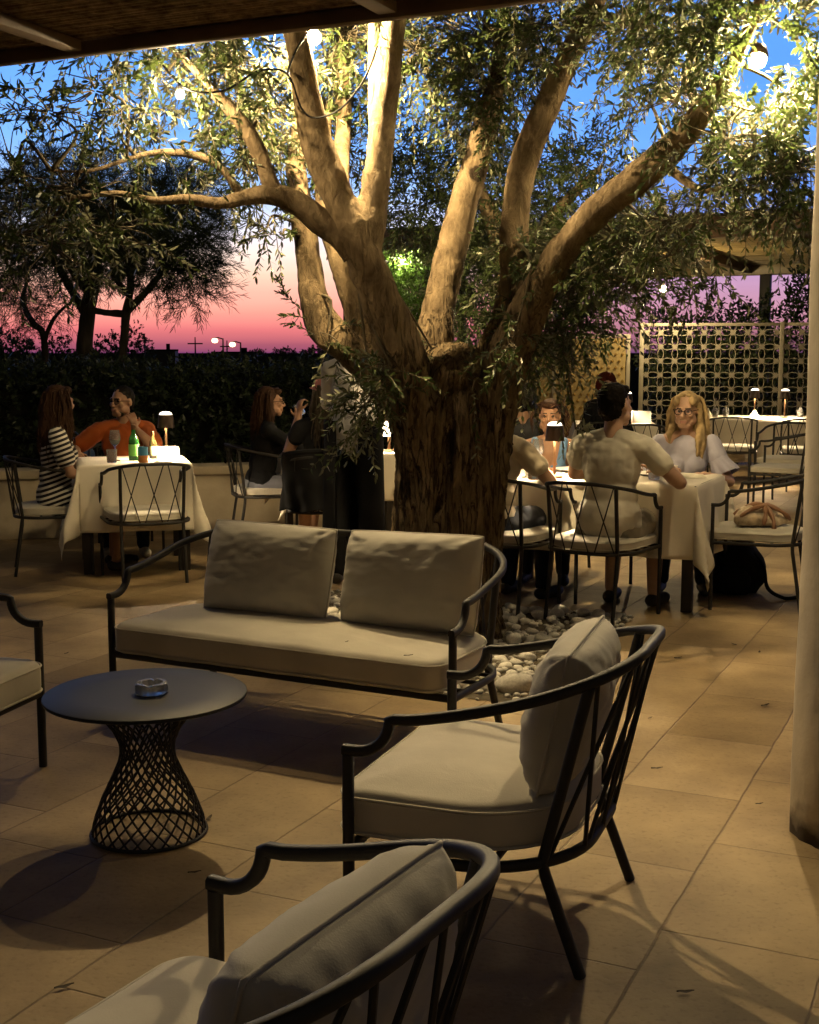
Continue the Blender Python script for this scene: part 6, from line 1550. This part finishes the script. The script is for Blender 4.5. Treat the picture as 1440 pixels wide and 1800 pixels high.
# 8 woman in blue
o, K = person('woman in a low cut blue top behind the table lamp', (.96, 8.66, 0), (-.20, -.98), M['skin1'], torso_lean=.20, female=True, scale=.93,
  arms={'r': ((-.25, -.16, .72), (-.10, -.36, .79)), 'l': ((.25, -.16, .72), (.10, -.38, .79))})
garment(o, 'top', [ell(K['P']+K['t']*.17, (.127, .107, .15), K['RL']), ell(K['P']+K['t']*.27, (.138, .104, .11), K['RL'])]+[ell(K['chest']+K['fw']*.083+Vector((sg*.064, 0, 0))-K['t']*.03, (.056, .05, .058), K['RL']) for sg in (-1, 1)]+[cap(K['chest']+K['fw']*.10+Vector((sg*.085, 0, .02)), K['nb']+Vector((sg*.105, -.03, -.005)), .026, .020) for sg in (-1, 1)]+[cap(K['nb']+Vector((sg*.105, -.03, -.005)), K['P']+K['t']*.33+Vector((sg*.10, .085, 0)), .02, .026) for sg in (-1, 1)], M['bluetop'], .008, disp=.003, voxel=.008)
garment(o, 'trousers', K['thigh']+K['shin'], M['navy'], .010); shoes(o, K, M['shoe'], .004)
hairshell(o, K, M['hair_br'], cap_hair(K, 1.02)+[ell(K['H'](0, .09, .07), (.045, .045, .045))], extra=lambda q: strands(q, K['hc'], K['Rm'], 40, .2, 6))
# 9 blonde woman
o, K = person('blonde woman with long wavy hair, glasses and a pale lilac top', (1.80, 8.33, 0), (-.22, -.97), M['skin2'], torso_lean=.10, head_yaw=-.22, head_pitch=.10, female=True, scale=.97, voxel=.006, glasses=True,
  arms={'r': ((-.25, -.12, .70), (-.12, -.34, .78)), 'l': ((.29, -.12, .70), (.14, -.36, .76))})
garment(o, 'top', K['T'][:3]+K['T'][4:6]+[ell(K['P']+K['t']*.385, (.150, .090, .065), K['RL'])]+[cap(K['nb']-K['t']*.085+Vector((sg*.10, .0, 0)), K['sh'][k], .046, .052) for sg, k in ((-1, 'r'), (1, 'l'))]+sleeve(K, .35, .056, .058), M['lilac'], .010, disp=.007, voxel=.008)
q = MB(); 
for k in 'rl':
    a, e_, w = K['A'][k]; t = (e_-a).normalized(); s1 = t.orthogonal().normalized(); u1 = t.cross(s1); v = []; f = []; n, m = 40, 10
    for j in range(m+1):
        r_ = .060+.034*(j/m)**1.3
        for i in range(n):
            th = 2*math.pi*i/n; rr_ = r_+.008*(j/m)*math.sin(th*9+j*.3); v.append(a+t*(.10+.13*j/m)+s1*(rr_*math.cos(th))+u1*(rr_*math.sin(th)))
    for j in range(m):
        for i in range(n): f.append((j*n+i, j*n+(i+1) % n, (j+1)*n+(i+1) % n, (j+1)*n+i))
    q2 = MB(); q2.add(v, f); q2.build('sleeve_ruffle', M['lilac'], o, 180)
garment(o, 'trousers', K['thigh']+K['shin'], M['navy'], .010); shoes(o, K, M['shoe'], .004)
Hh = K['H']
hb_ = cap_hair(K, 1.0)[:2]+[ell(Hh(sg*.052, -.010, .062), (.030, .066, .040), K['Rm']) for sg in (-1, 1)]
for sg in (-1, 1): hb_ += [cap(Hh(sg*.082, .01, .03), Hh(sg*.094, .02, -.14), .018, .026)]
hb_ += [cap(Hh(0, .08, 0), Hh(0, .09, -.22), .075, .09)]
for x, y, z in ((.100, .03, -.27), (.115, -.01, -.30), (.118, -.05, -.33), (.095, -.07, -.29), (-.100, .02, -.22), (-.112, -.02, -.24), (-.100, -.05, -.21)): hb_ += [cap(Hh(math.copysign(.09, x), .02, -.10), Hh(x, y, (z-.1)/2), .024, .022), cap(Hh(x, y, (z-.1)/2), Hh(x*.97, y-.012, z), .022, .010)]
hairshell(o, K, M['hair_bl'], hb_, disp=.010, dscale=16, extra=lambda q: strands(q, K['hc'], K['Rm'], 620, .38, 8, wav=.013, spread=.04, front=.05, r=.0034))
# 10 dark haired diner behind the trunk, 11 red haired diner far away
o, K = person('diner with dark curly hair seen from behind, right beside the tree trunk', (.86, 9.72, 0), (.12, .99), M['skin3'], torso_lean=.05, scale=.97)
garment(o, 'shirt', K['T']+longsleeve(K), M['black'], .012); garment(o, 'trousers', K['thigh']+K['shin'], M['black'], .010); shoes(o, K, M['shoe'], .004)
hairshell(o, K, M['hair_b'], [ell(K['H'](0, .03, .03), (.105, .115, .118), K['Rm'])], disp=.016, dscale=26)
o, K = person('far diner with red hair, face just above the head of the man in white', (2.02, 13.2, 0), (-.05, -1), M['skin2'], torso_lean=.03, female=True, scale=1.0)
garment(o, 'shirt', K['T']+longsleeve(K), M['black'], .012); garment(o, 'trousers', K['thigh']+K['shin'], M['black'], .010); shoes(o, K, M['shoe'], .004)
hairshell(o, K, M['hair_r'], [ell(K['H'](0, .03, .04), (.10, .105, .10), K['Rm'])]+[cap(K['H'](sg*.08, .01, .02), K['H'](sg*.085, .02, -.10), .032, .035) for sg in (-1, 1)], disp=.012, dscale=26)

bpy.data.scenes.remove(TMPS)
